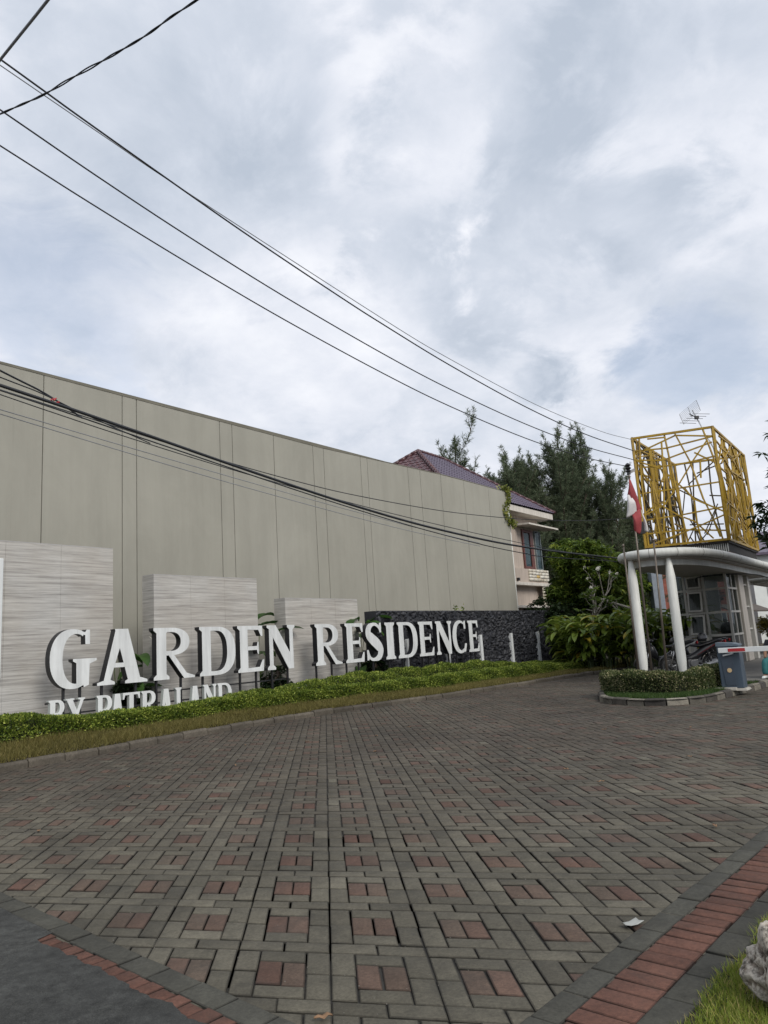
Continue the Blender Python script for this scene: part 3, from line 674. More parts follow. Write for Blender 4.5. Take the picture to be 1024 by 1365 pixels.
# ------------------------------------------------------------------ dark split-stone wall with white strips
def stone_wall():
    root = empty('stone_wall', W(23.6, 13.2, 0.2), 'low wall of dark split stone with narrow white strips behind the letters RESIDENCE', 'wall')
    s0, s1, z0, z1 = 17.42, 29.75, 0.2, 2.46
    ns, nz = 620, 112; s = np.linspace(s0, s1, ns); z = np.linspace(z0, z1, nz); S, Z = np.meshgrid(s, z, indexing='ij')
    k = 1500; r = np.random.default_rng(11); cs = r.uniform(s0, s1, k); cz = r.uniform(z0, z1, k); gx = r.normal(0, 0.55, k); gz = r.normal(0, 0.45, k); h0 = r.uniform(0, 0.05, k); tone = r.beta(1.4, 2.6, k)
    an = r.uniform(0, math.pi, k); st = r.uniform(1.2, 2.4, k)
    best = np.full(S.shape, 1e9); sec = best.copy(); idx = np.zeros(S.shape, int)
    for i in range(k):
        lo = np.searchsorted(s, cs[i]-0.45); hi = np.searchsorted(s, cs[i]+0.45)
        dx = S[lo:hi]-cs[i]; dz = Z[lo:hi]-cz[i]; a = dx*math.cos(an[i])+dz*math.sin(an[i]); b = -dx*math.sin(an[i])+dz*math.cos(an[i])
        d = np.sqrt((a/st[i])**2+(b*st[i]**0.3)**2)
        bb = best[lo:hi]; m = d < bb; sec[lo:hi] = np.where(m, bb, np.minimum(sec[lo:hi], d)); idx[lo:hi][m] = i; best[lo:hi] = np.where(m, d, bb)
    edge = np.clip((sec-best)/0.03, 0, 1)
    H = h0[idx]+(S-cs[idx])*gx[idx]*0.38+(Z-cz[idx])*gz[idx]*0.38; H = np.clip(H, -0.03, 0.09)*edge-(1-edge)*0.03
    strips = [18.88, 21.19, 23.43, 25.80, 28.17]
    for c in strips:      # recessed slots with ragged lips
        ragged = 0.085+0.02*np.sin(Z*23+c)+0.012*np.sin(Z*61+c)
        m = (np.abs(S-c) < ragged) & (Z < 1.60+0.03*np.sin(S*60)); H = np.where(m, -0.09, H)
    H[0, :] = H[-1, :] = -0.0; H[:, -1] = np.minimum(H[:, -1], 0.01)
    V = np.zeros((ns, nz, 3)); P = S[..., None]*DV-(13.2-H)[..., None]*NV; V[..., :2] = P[..., :2]; V[..., 2] = Z
    I = np.arange(ns*nz).reshape(ns, nz); F = np.stack([I[:-1, :-1], I[1:, :-1], I[1:, 1:], I[:-1, 1:]], -1).reshape(-1, 4)
    fr = np.clip(tone[idx][:-1, :-1]*0.9+0.05*r.normal(size=(ns-1, nz-1))-(1-edge[:-1, :-1])*0.35, 0, 1).ravel()
    np_mesh('stone_cladding', V.reshape(-1, 3), F, m_stone, root, attr=fr)
    mb = MB(); mb.sbox(s0, s1, 13.295, 13.62, z0, z1+0.0); mb.sbox(s0, s0+0.03, 13.19, 13.293, z0, z1-0.02); mb.sbox(s1-0.03, s1, 13.19, 13.293, z0, z1-0.02); mb.sbox(s0+0.032, s1-0.032, 13.19, 13.293, z1-0.03, z1-0.005)
    mb.build('wall_core', simple('dark_core', (0.022, 0.023, 0.028), 0.8, 0.3, 5), root)
    for c in strips:
        mb = MB(); mb.hexa([W(c-0.08,13.12,0.25),W(c+0.09,13.12,0.25),W(c+0.09,13.293,0.25),W(c-0.08,13.293,0.25),W(c-0.07,13.12,1.58),W(c+0.08,13.12,1.60),W(c+0.08,13.293,1.60),W(c-0.07,13.293,1.58)])
        mb.build('white_strip', m_armwhite, root)
    p = empty('sprouting_weed', W(22.6, 13.4, 2.46), 'tiny weed sprouting from the top of the dark stone wall', 'plant')
    n = 40; P = np.array([W(22.3+random.choice((0, 0.5))+random.gauss(0, 0.07), 13.4, 2.47+abs(random.gauss(0, 0.07))) for _ in range(n)])
    V, F = leaf_arrays(P, rng.normal(size=(n, 3))+np.array([0, 0, 0.8]), 0.08, 0.05); np_mesh('leaves', V, F, m_hedge, p, attr=rng.random(n))
stone_wall()

# ------------------------------------------------------------------ sign letters
def stroke(pts, ws, per=6):
    Q = catmull([np.array([p[0], p[1], w]) for p, w in zip(pts, ws)], per); L = []; Rr = []
    for i, q in enumerate(Q):
        d = Q[min(i+1, len(Q)-1)][:2]-Q[max(i-1, 0)][:2]; d = d/np.linalg.norm(d); n = np.array([-d[1], d[0]])
        L.append(tuple(q[:2]+n*q[2]/2)); Rr.append(tuple(q[:2]-n*q[2]/2))
    return L+Rr[::-1]
def ell(cx, cy, rx, ry, a0, a1, n=22, e=2.0):
    out = []
    for i in range(n+1):
        a = R_(a0+(a1-a0)*i/n); c, s_ = math.cos(a), math.sin(a)
        out.append((cx+rx*math.copysign(abs(c)**(2/e), c), cy+ry*math.copysign(abs(s_)**(2/e), s_)))
    return out
def glyph(ch, w, h, t):
    th = h*0.085; sf = t*0.30; sh = h*0.05; br = h*0.055
    def stem(x0, x1, l0=1, r0=1, l1=1, r1=1, ya=0, yb=None):
        yb = h if yb is None else yb
        p = []
        p += [(x0-sf, ya), (x1+sf, ya), (x1+sf, ya+sh), (x1, ya+sh+br)] if (l0 and r0) else ([(x0-sf, ya), (x1, ya)] if l0 else ([(x0, ya), (x1+sf, ya), (x1+sf, ya+sh), (x1, ya+sh+br)] if r0 else [(x0, ya), (x1, ya)]))
        p += [(x1, yb-sh-br), (x1+sf, yb-sh), (x1+sf, yb)] if r1 else [(x1, yb)]
        p += [(x0-sf, yb), (x0-sf, yb-sh), (x0, yb-sh-br)] if l1 else [(x0, yb)]
        if l0: p += [(x0, ya+sh+br), (x0-sf, ya+sh)]
        return p
    def bowl(xs, ya, yb, xr, tk, tn, e=2.4):
        m = (ya+yb)/2; ry = (yb-ya)/2
        flat = xs+(xr-xs)*0.25
        o = [(xs, ya)]+ell(flat, m, xr-flat, ry, -90, 90, 20, e)+[(xs, yb)]
        i = [(xs, yb-tn)]+ell(flat, m, max(xr-tk-flat, 0.02), ry-tn, 90, -90, 20, e)+[(xs, ya+tn)]
        return o+i
    a = sf
    if ch == 'I': return [stem(a, w-a)]
    if ch == 'D': return [stem(a, a+t, r0=0, r1=0), bowl(a+t*0.9, 0, h, w, t*1.02, th)]
    if ch in 'PR':
        low = h*0.42 if ch == 'P' else h*0.46
        xr = w if ch == 'P' else w*0.88
        out = [stem(a, a+t), bowl(a+t*0.9, low, h, xr, t*0.95, th, 2.2)]
        if ch == 'R':
            out.append([(a+t*0.95, low+th*1.0), (a+t*0.95+t*0.55, low+th*1.05), (w*0.80, h*0.10), (w, h*0.04), (w, 0), (w-t*1.15, 0)])
        return out
    if ch == 'B': return [stem(a, a+t, r0=0, r1=0), bowl(a+t*0.9, h*0.48, h, w*0.93, t*0.9, th, 2.2), bowl(a+t*0.9, 0, h*0.48+th, w, t*0.95, th, 2.2)]
    if ch == 'E':
        o = [stem(a, a+t, r0=0, r1=0)]; x = a+t*0.95
        o.append([(x, h), (w*0.96, h), (w*0.96, h-h*0.23), (w*0.96-h*0.05, h-h*0.23), (w*0.80, h-th-0.01), (x, h-th)])
        o.append([(x, 0), (w*0.97, 0), (w, h*0.25), (w-h*0.05, h*0.25), (w*0.82, th+0.01), (x, th)])
        m = h*0.51; xe = w*0.80
        o.append([(x, m-th/2), (xe-h*0.06, m-th/2), (xe-h*0.035, m-h*0.13), (xe, m-h*0.13), (xe, m+h*0.13), (xe-h*0.035, m+h*0.13), (xe-h*0.06, m+th/2), (x, m+th/2)])
        return o
    if ch == 'L':
        x = a+t*0.95; return [stem(a, a+t, r0=0), [(x, 0), (w*0.97, 0), (w, h*0.27), (w-h*0.05, h*0.27), (w*0.80, th+0.01), (x, th)]]
    if ch == 'T':
        c = w/2; return [stem(c-t/2, c+t/2, l1=0, r1=0, yb=h-th*0.6), [(0, h), (w, h), (w, h-h*0.24), (w-h*0.05, h-h*0.24), (w-h*0.10, h-th), (h*0.10, h-th), (h*0.05, h-h*0.24), (0, h-h*0.24)]]
    if ch == 'N':
        tn = t*0.52
        return [[(0, 0), (a+tn+sf, 0), (a+tn+sf, sh), (a+tn, sh+br), (a+tn, h*0.9), (a, h*0.9), (a, sh+br), (0, sh)],
                [(0, h), (t*1.15+sf*0.4, h), (w-a, h*0.20), (w-a, 0), (w-a-t*0.78, 0), (a*0.9, h-sh-br*0.6), (0, h-sh)],
                [(w-a-tn, h*0.1), (w-a, h*0.1), (w-a, h-sh-br), (w, h-sh), (w, h), (w-2*a-tn, h), (w-2*a-tn, h-sh), (w-a-tn, h-sh-br)]]
    if ch == 'A':
        apx = w*0.50; tk = t*1.18; tn = t*0.50; fl = w*0.13; fr = w*0.86
        return [[(fr-tk, sh), (fr, sh), (apx+tk*0.42, h), (apx-tk*0.62, h)],
                [(fl-tn*0.1, sh), (fl+tn*1.05, sh), (apx-tk*0.05, h*0.80), (apx-tk*0.58, h*0.97)],
                [(w*0.25, h*0.30), (w*0.70, h*0.30), (w*0.68, h*0.30+th*0.95), (w*0.28, h*0.30+th*0.95)],
                [(0, 0), (w*0.34, 0), (w*0.34, sh*0.9), (w*0.25, sh+br*0.7), (fl-tn*0.1, sh+br*0.5), (0, sh*0.9)],
                [(w*0.54, 0), (w, 0), (w, sh*0.9), (fr-0.00, sh+br*0.8), (fr-tk, sh+br*0.5), (w*0.54, sh*0.9)]]
    if ch == 'Y':
        c = w*0.52; ty = t; return [stem(c-ty/2, c+ty/2, l1=0, r1=0, yb=h*0.46), [(0, h), (w*0.44, h), (w*0.44, h-sh), (w*0.36, h-sh), (c+ty*0.4, h*0.50), (c+ty/2, h*0.42), (c-ty/2, h*0.42), (w*0.05, h-sh), (0, h-sh)],
                [(w*0.64, h), (w, h), (w, h-sh), (w*0.93, h-sh-br*0.3), (c+ty/2, h*0.42), (c+ty*0.05, h*0.50), (w*0.76, h-sh-br*0.3), (w*0.64, h-sh)]]
    if ch in 'CG':
        xr = w*0.92 if ch == 'C' else w*0.86
        cx = xr*0.55; o = ell(cx, h/2, cx, h*0.515, 62, 305, 30, 2.2); i = ell(cx+t*0.30, h/2, cx-t*0.72, h*0.515-th, 305, 62, 30, 2.2)
        out = [o+i]
        out.append([(cx+0.10*w, h*1.00), (xr*0.86, h*0.955), (xr*0.90, h*1.0), (xr*0.985, h*1.0), (xr*0.985, h*0.745), (xr*0.87, h*0.745), (cx+0.27*w, h*0.905), (cx+0.10*w, h*0.93)])
        if ch == 'G':
            gx = w*0.56; out.append([(gx+t*0.12, 0.035*h), (gx+t*1.0, 0.0), (w*0.90, h*0.42), (w, h*0.455), (w, h*0.495), (gx-t*0.20, h*0.495), (gx-t*0.20, h*0.455), (gx, h*0.43), (gx, h*0.16)][:0]
                       or [(gx, h*0.03), (gx+t*0.55, h*0.055), (gx+t*0.62, 0.0), (gx+t*1.05, h*0.035), (gx+t*1.10, h*0.40), (w, h*0.455), (w, h*0.495), (gx-t*0.30, h*0.495), (gx-t*0.30, h*0.455), (gx-t*0.02, h*0.42)])
        else:
            out.append([(cx+0.05*w, h*0.0), (xr*0.90, h*0.03), (xr, h*0.24), (xr, h*0.285), (xr*0.87, h*0.285), (xr*0.80, h*0.14), (cx+0.05*w, h*0.075)])
        return out
    if ch == 'S':
        tk = t
        P = [(w*0.86, h*0.83), (w*0.66, h*0.945), (w*0.42, h*0.955), (w*0.20, h*0.865), (w*0.165, h*0.70), (w*0.36, h*0.575), (w*0.64, h*0.44), (w*0.84, h*0.28), (w*0.74, h*0.10), (w*0.46, h*0.035), (w*0.24, h*0.065), (w*0.10, h*0.20)]
        ws = [th*0.9, th*1.0, th*1.1, tk*0.85, tk*1.05, tk*1.25, tk*1.3, tk*1.1, tk*0.8, th*1.0, th*0.95, th*0.9]
        return [stroke(P, ws, 5), [(w*0.84, h), (w*0.93, h), (w*0.93, h*0.74), (w*0.83, h*0.74), (w*0.76, h*0.88)], [(w*0.03, h*0.02), (w*0.12, h*0.02), (w*0.22, h*0.11), (w*0.12, h*0.29), (w*0.03, h*0.29)]]
    return []
def letter(ch, s0, s1, zb, h, t, D, depth, mats, parent):
    mb = MB(); k = 0
    for poly in glyph(ch, s1-s0, h, t):
        e = k*0.0009; k += 1
        mb.prism(poly, lambda u, v, w: W(s0+u, D-w, zb+v), -depth+e, e, 0, 1)
    return mb.build('letter', mats, parent)
def sign():
    D = 12.60
    root = empty('letter_sign', W(14.5, D, 0.3), 'big white serif letters reading GARDEN RESIDENCE with black sides, raised on thin black posts', 'sign')
    top = [('G',7.10,8.01),('A',8.02,9.11),('R',9.26,10.27),('D',10.41,11.41),('E',11.48,12.28),('N',12.39,13.33),('R',14.06,15.08),('E',15.24,16.03),('S',16.12,16.89),('I',17.01,17.48),('D',17.61,18.63),('E',18.70,19.52),('N',19.655,20.61),('C',20.65,21.58),('E',21.64,22.34)]
    for ch, a, b in top: letter(ch, a, b, 1.05, 1.03, 0.235, D, 0.15, [m_letterwhite, m_letterblack], root)
    for s in (7.41, 7.73, 8.17, 8.9, 9.38, 9.98, 10.55, 10.83, 11.60, 12.09, 12.6, 13.12, 14.15, 14.74, 15.34, 15.85, 16.5, 17.25, 17.9, 18.3, 18.95, 19.3, 19.8, 20.45, 20.95, 21.3, 21.85, 22.15):
        mb = MB(); mb.box(-0.02, -0.02, 0.2, 0.02, 0.02, 1.12); o = mb.build('post', m_blacksteel, None)
        o.data.transform(Matrix.Rotation(-AZ, 4, 'Z')); p = W(s, D+0.09, 0); o.data.transform(Matrix.Translation(p)); o.data.transform(world_to_local(root)); o.parent = root
    mb = MB(); mb.sbox(7.1, 13.2, D+0.115, D+0.145, 0.80, 0.83); mb.sbox(14.1, 22.3, D+0.115, D+0.145, 0.62, 0.65); mb.build('cross_rail', m_blacksteel, root)
    D2 = 12.50
    r2 = empty('letter_sign', W(9, D2, 0.3), 'smaller white letters reading BY PATRALAND, half hidden behind the hedge', 'sign')
    for ch, a, b in zip('BYPATRALAND', (7.037,7.354,7.951,8.237,8.496,8.903,9.321,9.699,10.036,10.404,10.788), (7.35,7.72,8.268,8.545,8.869,9.269,9.644,9.985,10.365,10.76,11.186)):
        letter(ch, a, b, 0.375, 0.50, 0.095, D2, 0.075, [m_letterwhite, m_letterside], r2)
    mb = MB(); mb.sbox(7.0, 11.2, D2+0.078, D2+0.10, 0.60, 0.63)
    for s in (7.2, 8.1, 9.1, 10.2, 11.0): mb.sbox(s, s+0.03, D2+0.078, D2+0.10, 0.2, 0.598)
    mb.build('support_frame', m_blacksteel, r2)
sign()
# ------------------------------------------------------------------ two-storey house behind the end of the wall
def tiled_plane(mb, A, B, C, D_, pitch_w=0.24, pitch_l=0.33, amp=0.035, mi=0):
    """A-B eave, D-C ridge (metres); wavy pantiles in overlapping courses"""
    A, B, C, D_ = map(Vector, (A, B, C, D_)); wl = (B-A).length; hl = ((D_+C)/2-(A+B)/2).length
    nrm = (B-A).cross(D_-A).normalized();
    if nrm.z < 0: nrm = -nrm
    nr = max(2, int(hl/pitch_l)); eu = (B-A).normalized(); b0 = len(mb.v)
    for j in range(nr):
        for e in (0, 1):
            t = (j+e)/nr; L = A.lerp(D_, t); R = B.lerp(C, t); w = max((R-L).dot(eu), 0.01); u0 = (L-A).dot(eu); n = int(wl/pitch_w*6)
            for i in range(n+1):
                u = wl*i/n; uc = min(max(u, u0), u0+w); f = (uc-u0)/w; P = L.lerp(R, f)
                ph = u/pitch_w*2*math.pi; off = amp*(0.5+0.5*math.cos(ph))**1.5+(0.030 if e == 0 else 0.004)
                mb.v.append(tuple(P+nrm*off))
            n1 = n+1
    for j in range(nr):
        r0 = b0+(2*j)*n1; r1 = r0+n1
        for i in range(n): mb.f.append([r0+i, r0+i+1, r1+i+1, r1+i]); mb.m.append(mi)
        if j < nr-1:
            r2 = r1+n1
            for i in range(n): mb.f.append([r1+i, r1+i+1, r2+i+1, r2+i]); mb.m.append(mi)
def house():
    root = empty('two_storey_house', W(33, 18, 0), 'two-storey pink house with purple tiled hip roof rising behind the end of the grey wall', 'house')
    mb = MB(); mb.sbox(28.5, 36.85, 16.6, 23.6, 0, 7.55); mb.build('plaster_wall', m_plaster, root)
    eL, eR, dF, dB, ze = 26.65, 37.6, 15.86, 24.2, 7.88
    P = dict(a=W(eL,dF,ze), b=W(eR,dF,ze), c=W(eR,dB,ze), d=W(eL,dB,ze), r0=W(30.8,20,11.05), r1=W(33.2,20,11.05))
    mb = MB()
    tiled_plane(mb, P['a'], P['b'], P['r1'], P['r0']); tiled_plane(mb, P['c'], P['d'], P['r0'], P['r1'])
    tiled_plane(mb, P['b'], P['c'], P['r1'], P['r1'])
    rf = mb.build('roof', m_rooftile, root)
    mb = MB(); tiled_plane(mb, P['d'], P['a'], P['r0'], P['r0'], 0.30, 0.36, 0.05); mb.build('hip_end', m_ridgetile, rf)
    mb = MB()
    for a, b in (('a','r0'),('b','r1'),('c','r1'),('d','r0'),('r0','r1')):
        A = Vector(P[a])+Vector((0,0,0.06)); B = Vector(P[b])+Vector((0,0,0.06)); n = int((B-A).length/0.36)
        for i in range(n): mb.tube([A.lerp(B, i/n), A.lerp(B, (i+1.12)/n)], [0.105, 0.085], 8)
    mb.build('ridge_tiles', m_ridgetile, rf, smooth=True)
    mb = MB(); mb.sbox(26.8, 37.42, 15.92, 15.98, 7.55, 7.84); mb.sbox(37.36, 37.42, 15.982, 24.0, 7.55, 7.84); mb.sbox(26.8, 37.355, 15.982, 24.0, 7.56, 7.60); mb.build('fascia', m_beige, root)
    # window group under a thin slab canopy
    mb = MB(); mb.hexa([W(34.0,15.75,6.98),W(37.6,15.75,6.98),W(37.6,16.61,7.02),W(34.0,16.61,7.02),W(34.0,15.75,7.06),W(37.6,15.75,7.06),W(37.6,16.61,7.12),W(34.0,16.61,7.12)]); mb.build('window_canopy', m_beige, root)
    w = empty('window_', (0,0,0), None, None) if False else None
    fr = MB(); a, b, z0, z1, d0, d1 = 34.72, 35.95, 4.82, 6.90, 16.52, 16.63
    fr.sbox(a, a+0.16, d0, d1, z0, z1); fr.sbox(b-0.34, b, d0, d1, z0, z1); fr.sbox(a+0.16, b-0.34, d0, d1, z0, z0+0.16); fr.sbox(a+0.16, b-0.34, d0, d1, z1-0.16, z1)
    f = fr.build('window', m_brownframe, root, bevel=0.01)
    g = MB(); g.sbox(a+0.16, b-0.34, 16.565, 16.575, z0+0.16, z1-0.16); g.build('pane', m_hglass, f)
    g = MB(); g.sbox(a+0.2, b-0.38, 16.585, 16.597, z0+0.16, z1-0.16); g.build('curtain', m_curtain, f)
    fr = MB(); fr.sbox(36.18, 36.24, 16.50, 16.6, 4.85, 6.92); fr.sbox(36.80, 36.86, 16.50, 16.6, 4.85, 6.92); fr.sbox(36.24, 36.80, 16.50, 16.6, 4.85, 4.90); fr.sbox(36.24, 36.80, 16.50, 16.6, 6.87, 6.92)
    f = fr.build('window', m_greyframe, root)
    g = MB(); g.sbox(36.24, 36.80, 16.53, 16.54, 4.90, 6.87); g.build('pane', m_hglass, f)
    g = MB(); g.sbox(36.26, 36.78, 16.57, 16.585, 4.90, 6.87); g.build('curtain', m_curtain, f)
    # ledgestone box under the windows, beams and garage opening
    r = np.random.default_rng(4); V = []; F = []; A = []
    def stones(s0, s1, z0, z1, D, hh=0.15):
        z = z0
        while z < z1-0.02:
            s = s0; h_ = min(hh, z1-z)
            while s < s1-0.02:
                w_ = min(r.uniform(0.28, 0.6), s1-s); d = D-r.uniform(0, 0.03); b0 = len(V)
                V.extend([W(s+.004,d,z+.004),W(s+w_-.004,d,z+.004),W(s+w_-.004,d,z+h_-.004),W(s+.004,d,z+h_-.004),W(s+.004,D+.03,z+.004),W(s+w_-.004,D+.03,z+.004),W(s+w_-.004,D+.03,z+h_-.004),W(s+.004,D+.03,z+h_-.004)])
                for q in ((0,1,2,3),(0,4,5,1),(1,5,6,2),(2,6,7,3),(3,7,4,0)): F.append([b0+i for i in q]); A.append(min(1, r.beta(2, 2)))
                s += w_
            z += h_
    stones(34.6, 36.95, 4.20, 4.80, 16.30); stones(35.95, 36.98, 2.95, 4.10, 16.25); stones(36.3, 36.95, 1.0, 2.80, 16.3)
    np_mesh('ledgestone', np.array(V), np.array(F), m_ledge, root, attr=np.array(A))
    mb = MB(); mb.sbox(32.6, 36.9, 16.335, 16.597, 4.1, 4.80); mb.build('balcony_wall', m_plaster, root)
    mb = MB(); mb.sbox(32.4, 36.99, 16.18, 16.597, 3.94, 4.09); mb.sbox(32.4, 36.99, 16.18, 16.597, 2.82, 2.94); mb.build('beam', m_beige, root, bevel=0.01)
    mb = MB(); mb.sbox(34.2, 36.2, 16.56, 16.598, 0.3, 2.81); mb.build('garage_opening', m_interior, root)
    mb = MB(); mb.sbox(33.2, 33.34, 16.2, 16.33, 4.15, 4.30); mb.build('wall_lamp', m_blackplastic, root, bevel=0.01)
m_greyframe = simple('grey_window_frame', (0.16, 0.19, 0.20), 0.5, 0.1, 5)
house()

# ------------------------------------------------------------------ trees
def casuarina_data(seed, H, spread, lean=(0, 0), nl=30, dens=1.0):
    r = np.random.default_rng(seed); rs = random.Random(seed); wood = MB(); Ps = []; Ds = []; Ls = []
    def limb(p0, d0, L, rad, depth):
        n = max(4, int(L/0.45)); p = np.array(p0, float); d = np.array(d0, float); pts = [p.copy()]; step = L/n
        for i in range(n):
            d = norm(d+np.array([0, 0, 0.10])+r.normal(0, 0.07, 3)); p = p+d*step; pts.append(p.copy())
        wood.tube([tuple(q) for q in pts], [rad*(1-0.85*i/n)+0.006 for i in range(n+1)], 5)
        P = np.array(pts)
        m = int(L*8*dens)
        for t in r.uniform(0.12, 1.0, m):
            i = min(int(t*n), n-1); q = P[i]+(P[i+1]-P[i])*(t*n-i); dd = norm(P[i+1]-P[i])
            side = norm(r.normal(size=3)); td = norm(dd*0.9+side*0.85+np.array([0, 0, 0.35])); tl = (0.75*(1-t*0.72))*rs.uniform(0.6, 1.3)*(0.6 if depth else 1.0)
            k = int(16*tl/0.5)+5; u = r.uniform(0, 1, k)[:, None]; c = q+td*tl*u
            Ps.append(c); Ds.append(norm(td*0.8+r.normal(0, 0.45, (k, 3))+np.array([0, 0, 0.05]))); Ls.append(np.full(k, 1.0-0.35*t))
        return P
    tp = [np.array([0, 0, 0.0])]; n = 12
    for i in range(n):
        tp.append(np.array([lean[0]*((i+1)/n)**1.4, lean[1]*((i+1)/n)**1.4, H*(i+1)/n])+np.array([r.normal(0, 0.06), r.normal(0, 0.06), 0]))
    wood.tube([tuple(q) for q in tp], [0.20*(1-0.93*i/n)+0.01 for i in range(n+1)], 8)
    T = np.array(tp)
    for j in range(nl):
        t = 0.16+0.80*((j+rs.random())/nl); i = min(int(t*n), n-1); q = T[i]+(T[i+1]-T[i])*(t*n-i); a = j*2.4+rs.uniform(-.5, .5)
        up = 1.15+1.2*t; d = norm(np.array([math.cos(a), math.sin(a), up])); L = spread*(1.0-0.62*t)*rs.uniform(0.55, 1.5)
        P = limb(q, d, L, 0.055*(1.2-t), 0)
        for _ in range(2):
            kk = rs.randrange(1, max(2, len(P)-2)); limb(P[kk], norm(d+r.normal(0, 0.5, 3)), L*0.45, 0.02, 1)
    limb(T[-2], (lean[0]*0.15, 0, 1), H*0.12, 0.03, 0)
    P = np.concatenate(Ps); Dd = np.concatenate(Ds); Lv = np.concatenate(Ls)
    V, F = leaf_arrays(P, Dd, r.uniform(0.18, 0.45, len(P))*Lv, r.uniform(0.018, 0.038, len(P)), curve=0.12)
    rv = np.clip(0.42+0.22*r.normal(size=len(P))+0.15*np.sin(P[:, 0]*1.3+P[:, 2]*0.9), 0, 1)
    return V, F, rv, wood
def casuarinas():
    G = 'feathery casuarina trees behind the house'
    spec = [(1, 13.2, 5.2, (-0.3, 0), 20, 0.95, [(5.6, 51, 1.14, 0.0, 'thin feathery casuarina with bare arching tips, leftmost above the purple roof')]),
            (2, 12.2, 5.0, (0.3, 0), 50, 1.35, [(7.5, 50, 1.02, 0.4, 'dark casuarina just right of the thin leftmost one, over the purple roof'), (10.2, 52, 1.13, 2.1, 'dark casuarina filling the gap above the roof corner'), (17.0, 50, 0.82, 4.0, 'shorter rounded casuarina nearest the flag, at the right end of the row'), (13.1, 51, 1.10, 5.1, 'upright casuarina between the two tallest dark ones'), (9.4, 49, 1.06, 1.1, 'full dark casuarina whose tip stands just right of the purple roof slope')]),
            (3, 12.4, 5.2, (0.5, 0.2), 52, 1.4, [(11.7, 49, 1.10, 0.0, 'broad dark casuarina rising behind the round green tree'), (14.2, 52, 1.18, 1.9, 'tallest dark casuarina of the row, its tip under the cables'), (8.8, 48, 1.0, 3.3, 'low dark casuarina directly behind the house corner'), (15.3, 49, 0.92, 2.6, 'sloping casuarina between the tallest one and the shorter rounded one')])]
    for seed, H, sp, lean, nl, dens, places in spec:
        V, F, rv, wood = casuarina_data(seed, H, sp, lean, nl, dens); first = None
        for (x, y, sc, rz, lab) in places:
            root = empty('casuarina_tree', (x, y, 0), lab, 'tree', G); root.rotation_euler = (0, 0, rz); root.scale = (sc*1.04, sc*1.04, sc*(1.0 if seed == 1 else 0.93))
            if first is None:
                a = np_mesh('crown', V, F, m_casu, root, local=True, attr=rv); b = wood.build('trunk', m_bark, root, local=True); first = (a, b)
            else:
                for o in first: c = o.copy(); COL.objects.link(c); c.parent = root
casuarinas()

def broadleaf(name, loc, R, H, n_clump, per, leaf, lw, mat, label, cat='tree', group=None, seed=1, squash=0.8, trunk_r=0.13, droop=0.9, zc=None, bark=None, holes=0.0):
    r = np.random.default_rng(seed); root = empty(name, loc, label, cat, group); zc = zc or H-R*squash
    mb = MB(); tips = []
    base = np.array([0, 0, 0.0])
    # lobes: uneven outline
    lobes = []
    for i in range(14):
        d = norm(r.normal(size=3)); lobes.append((d*np.array([1, 1, squash])*R*r.uniform(0.35, 0.72), R*r.uniform(0.28, 0.50)))
    fork = np.array([0, 0, max(0.8, (zc-R*squash)*0.95)])
    mb.tube([(0,0,-0.1), tuple(fork*0.5+np.array([0.05, 0.03, 0])), tuple(fork)], [trunk_r*1.25, trunk_r, trunk_r*0.85], 10)
    for (c, rad) in lobes:
        e = c+np.array([0, 0, zc]); m = fork*0.45+e*0.55+r.normal(0, 0.08, 3)-np.array([0, 0, 0.1])
        mb.tube([tuple(fork), tuple(m), tuple(e)], [trunk_r*0.5, trunk_r*0.28, 0.012], 6)
        for _ in range(7):
            q = e+norm(r.normal(size=3))*rad*0.85; mb.tube([tuple(m*0.3+e*0.7), tuple(q)], [0.016, 0.005], 4)
    mb.build('trunk', bark or m_bark, root, local=True)
    Ps = []; Ds = []; A = []
    for _ in range(n_clump):
        c, rad = lobes[r.integers(len(lobes))]; d = norm(r.normal(size=3)); q = c+d*rad*r.uniform(0.55, 1.08)*np.array([1, 1, 0.85])+np.array([0, 0, zc])
        if r.random() < holes: continue
        k = max(3, int(per*r.uniform(0.6, 1.4))); a = r.uniform(0, 2*np.pi, k); o = norm(d*0.5+r.normal(0, 0.3, 3)+np.array([0, 0, 0.4]))
        dv = norm(np.stack([np.cos(a), np.sin(a), r.uniform(-droop, 0.35, k)], 1)+o*0.5)
        Ps.append(np.repeat(q[None], k, 0)+r.normal(0, leaf*0.15, (k, 3))); Ds.append(dv); t = 0.44+0.26*r.normal()+0.12*(q[2]-zc)/R
        A.append(np.clip(t+0.10*r.normal(size=k), 0, 1))
    P = np.concatenate(Ps); Dd = np.concatenate(Ds); n = len(P)
    upv = norm(np.array([0, 0, 1])+r.normal(0, 0.35, (n, 3)))
    V, F = leaf_arrays(P, Dd, r.uniform(0.75, 1.2, n)*leaf, r.uniform(0.8, 1.15, n)*lw, curve=0.22, twist=upv)
    np_mesh('crown', V, F, mat, root, local=True, attr=np.concatenate(A)); return root
broadleaf('mango_tree', (8.95, 33, 0), 2.2, 6.2, 4200, 9, 0.24, 0.075, m_mango, 'round bright green mango tree between the house and the guard post', seed=3, squash=1.0, zc=3.95, droop=1.3)
broadleaf('mango_tree', (11.0, 34.5, 0), 1.5, 4.3, 1500, 9, 0.22, 0.07, m_mango, 'smaller green tree behind the guard post canopy edge, right of the round mango', seed=8, squash=1.0, droop=1.3)
broadleaf('shade_tree', (12.6, 30.5, 0), 1.1, 3.1, 700, 8, 0.16, 0.06, m_dark_leaf, 'dark leafy shrub seen between the two white columns', 'shrub', seed=12, squash=1.1)
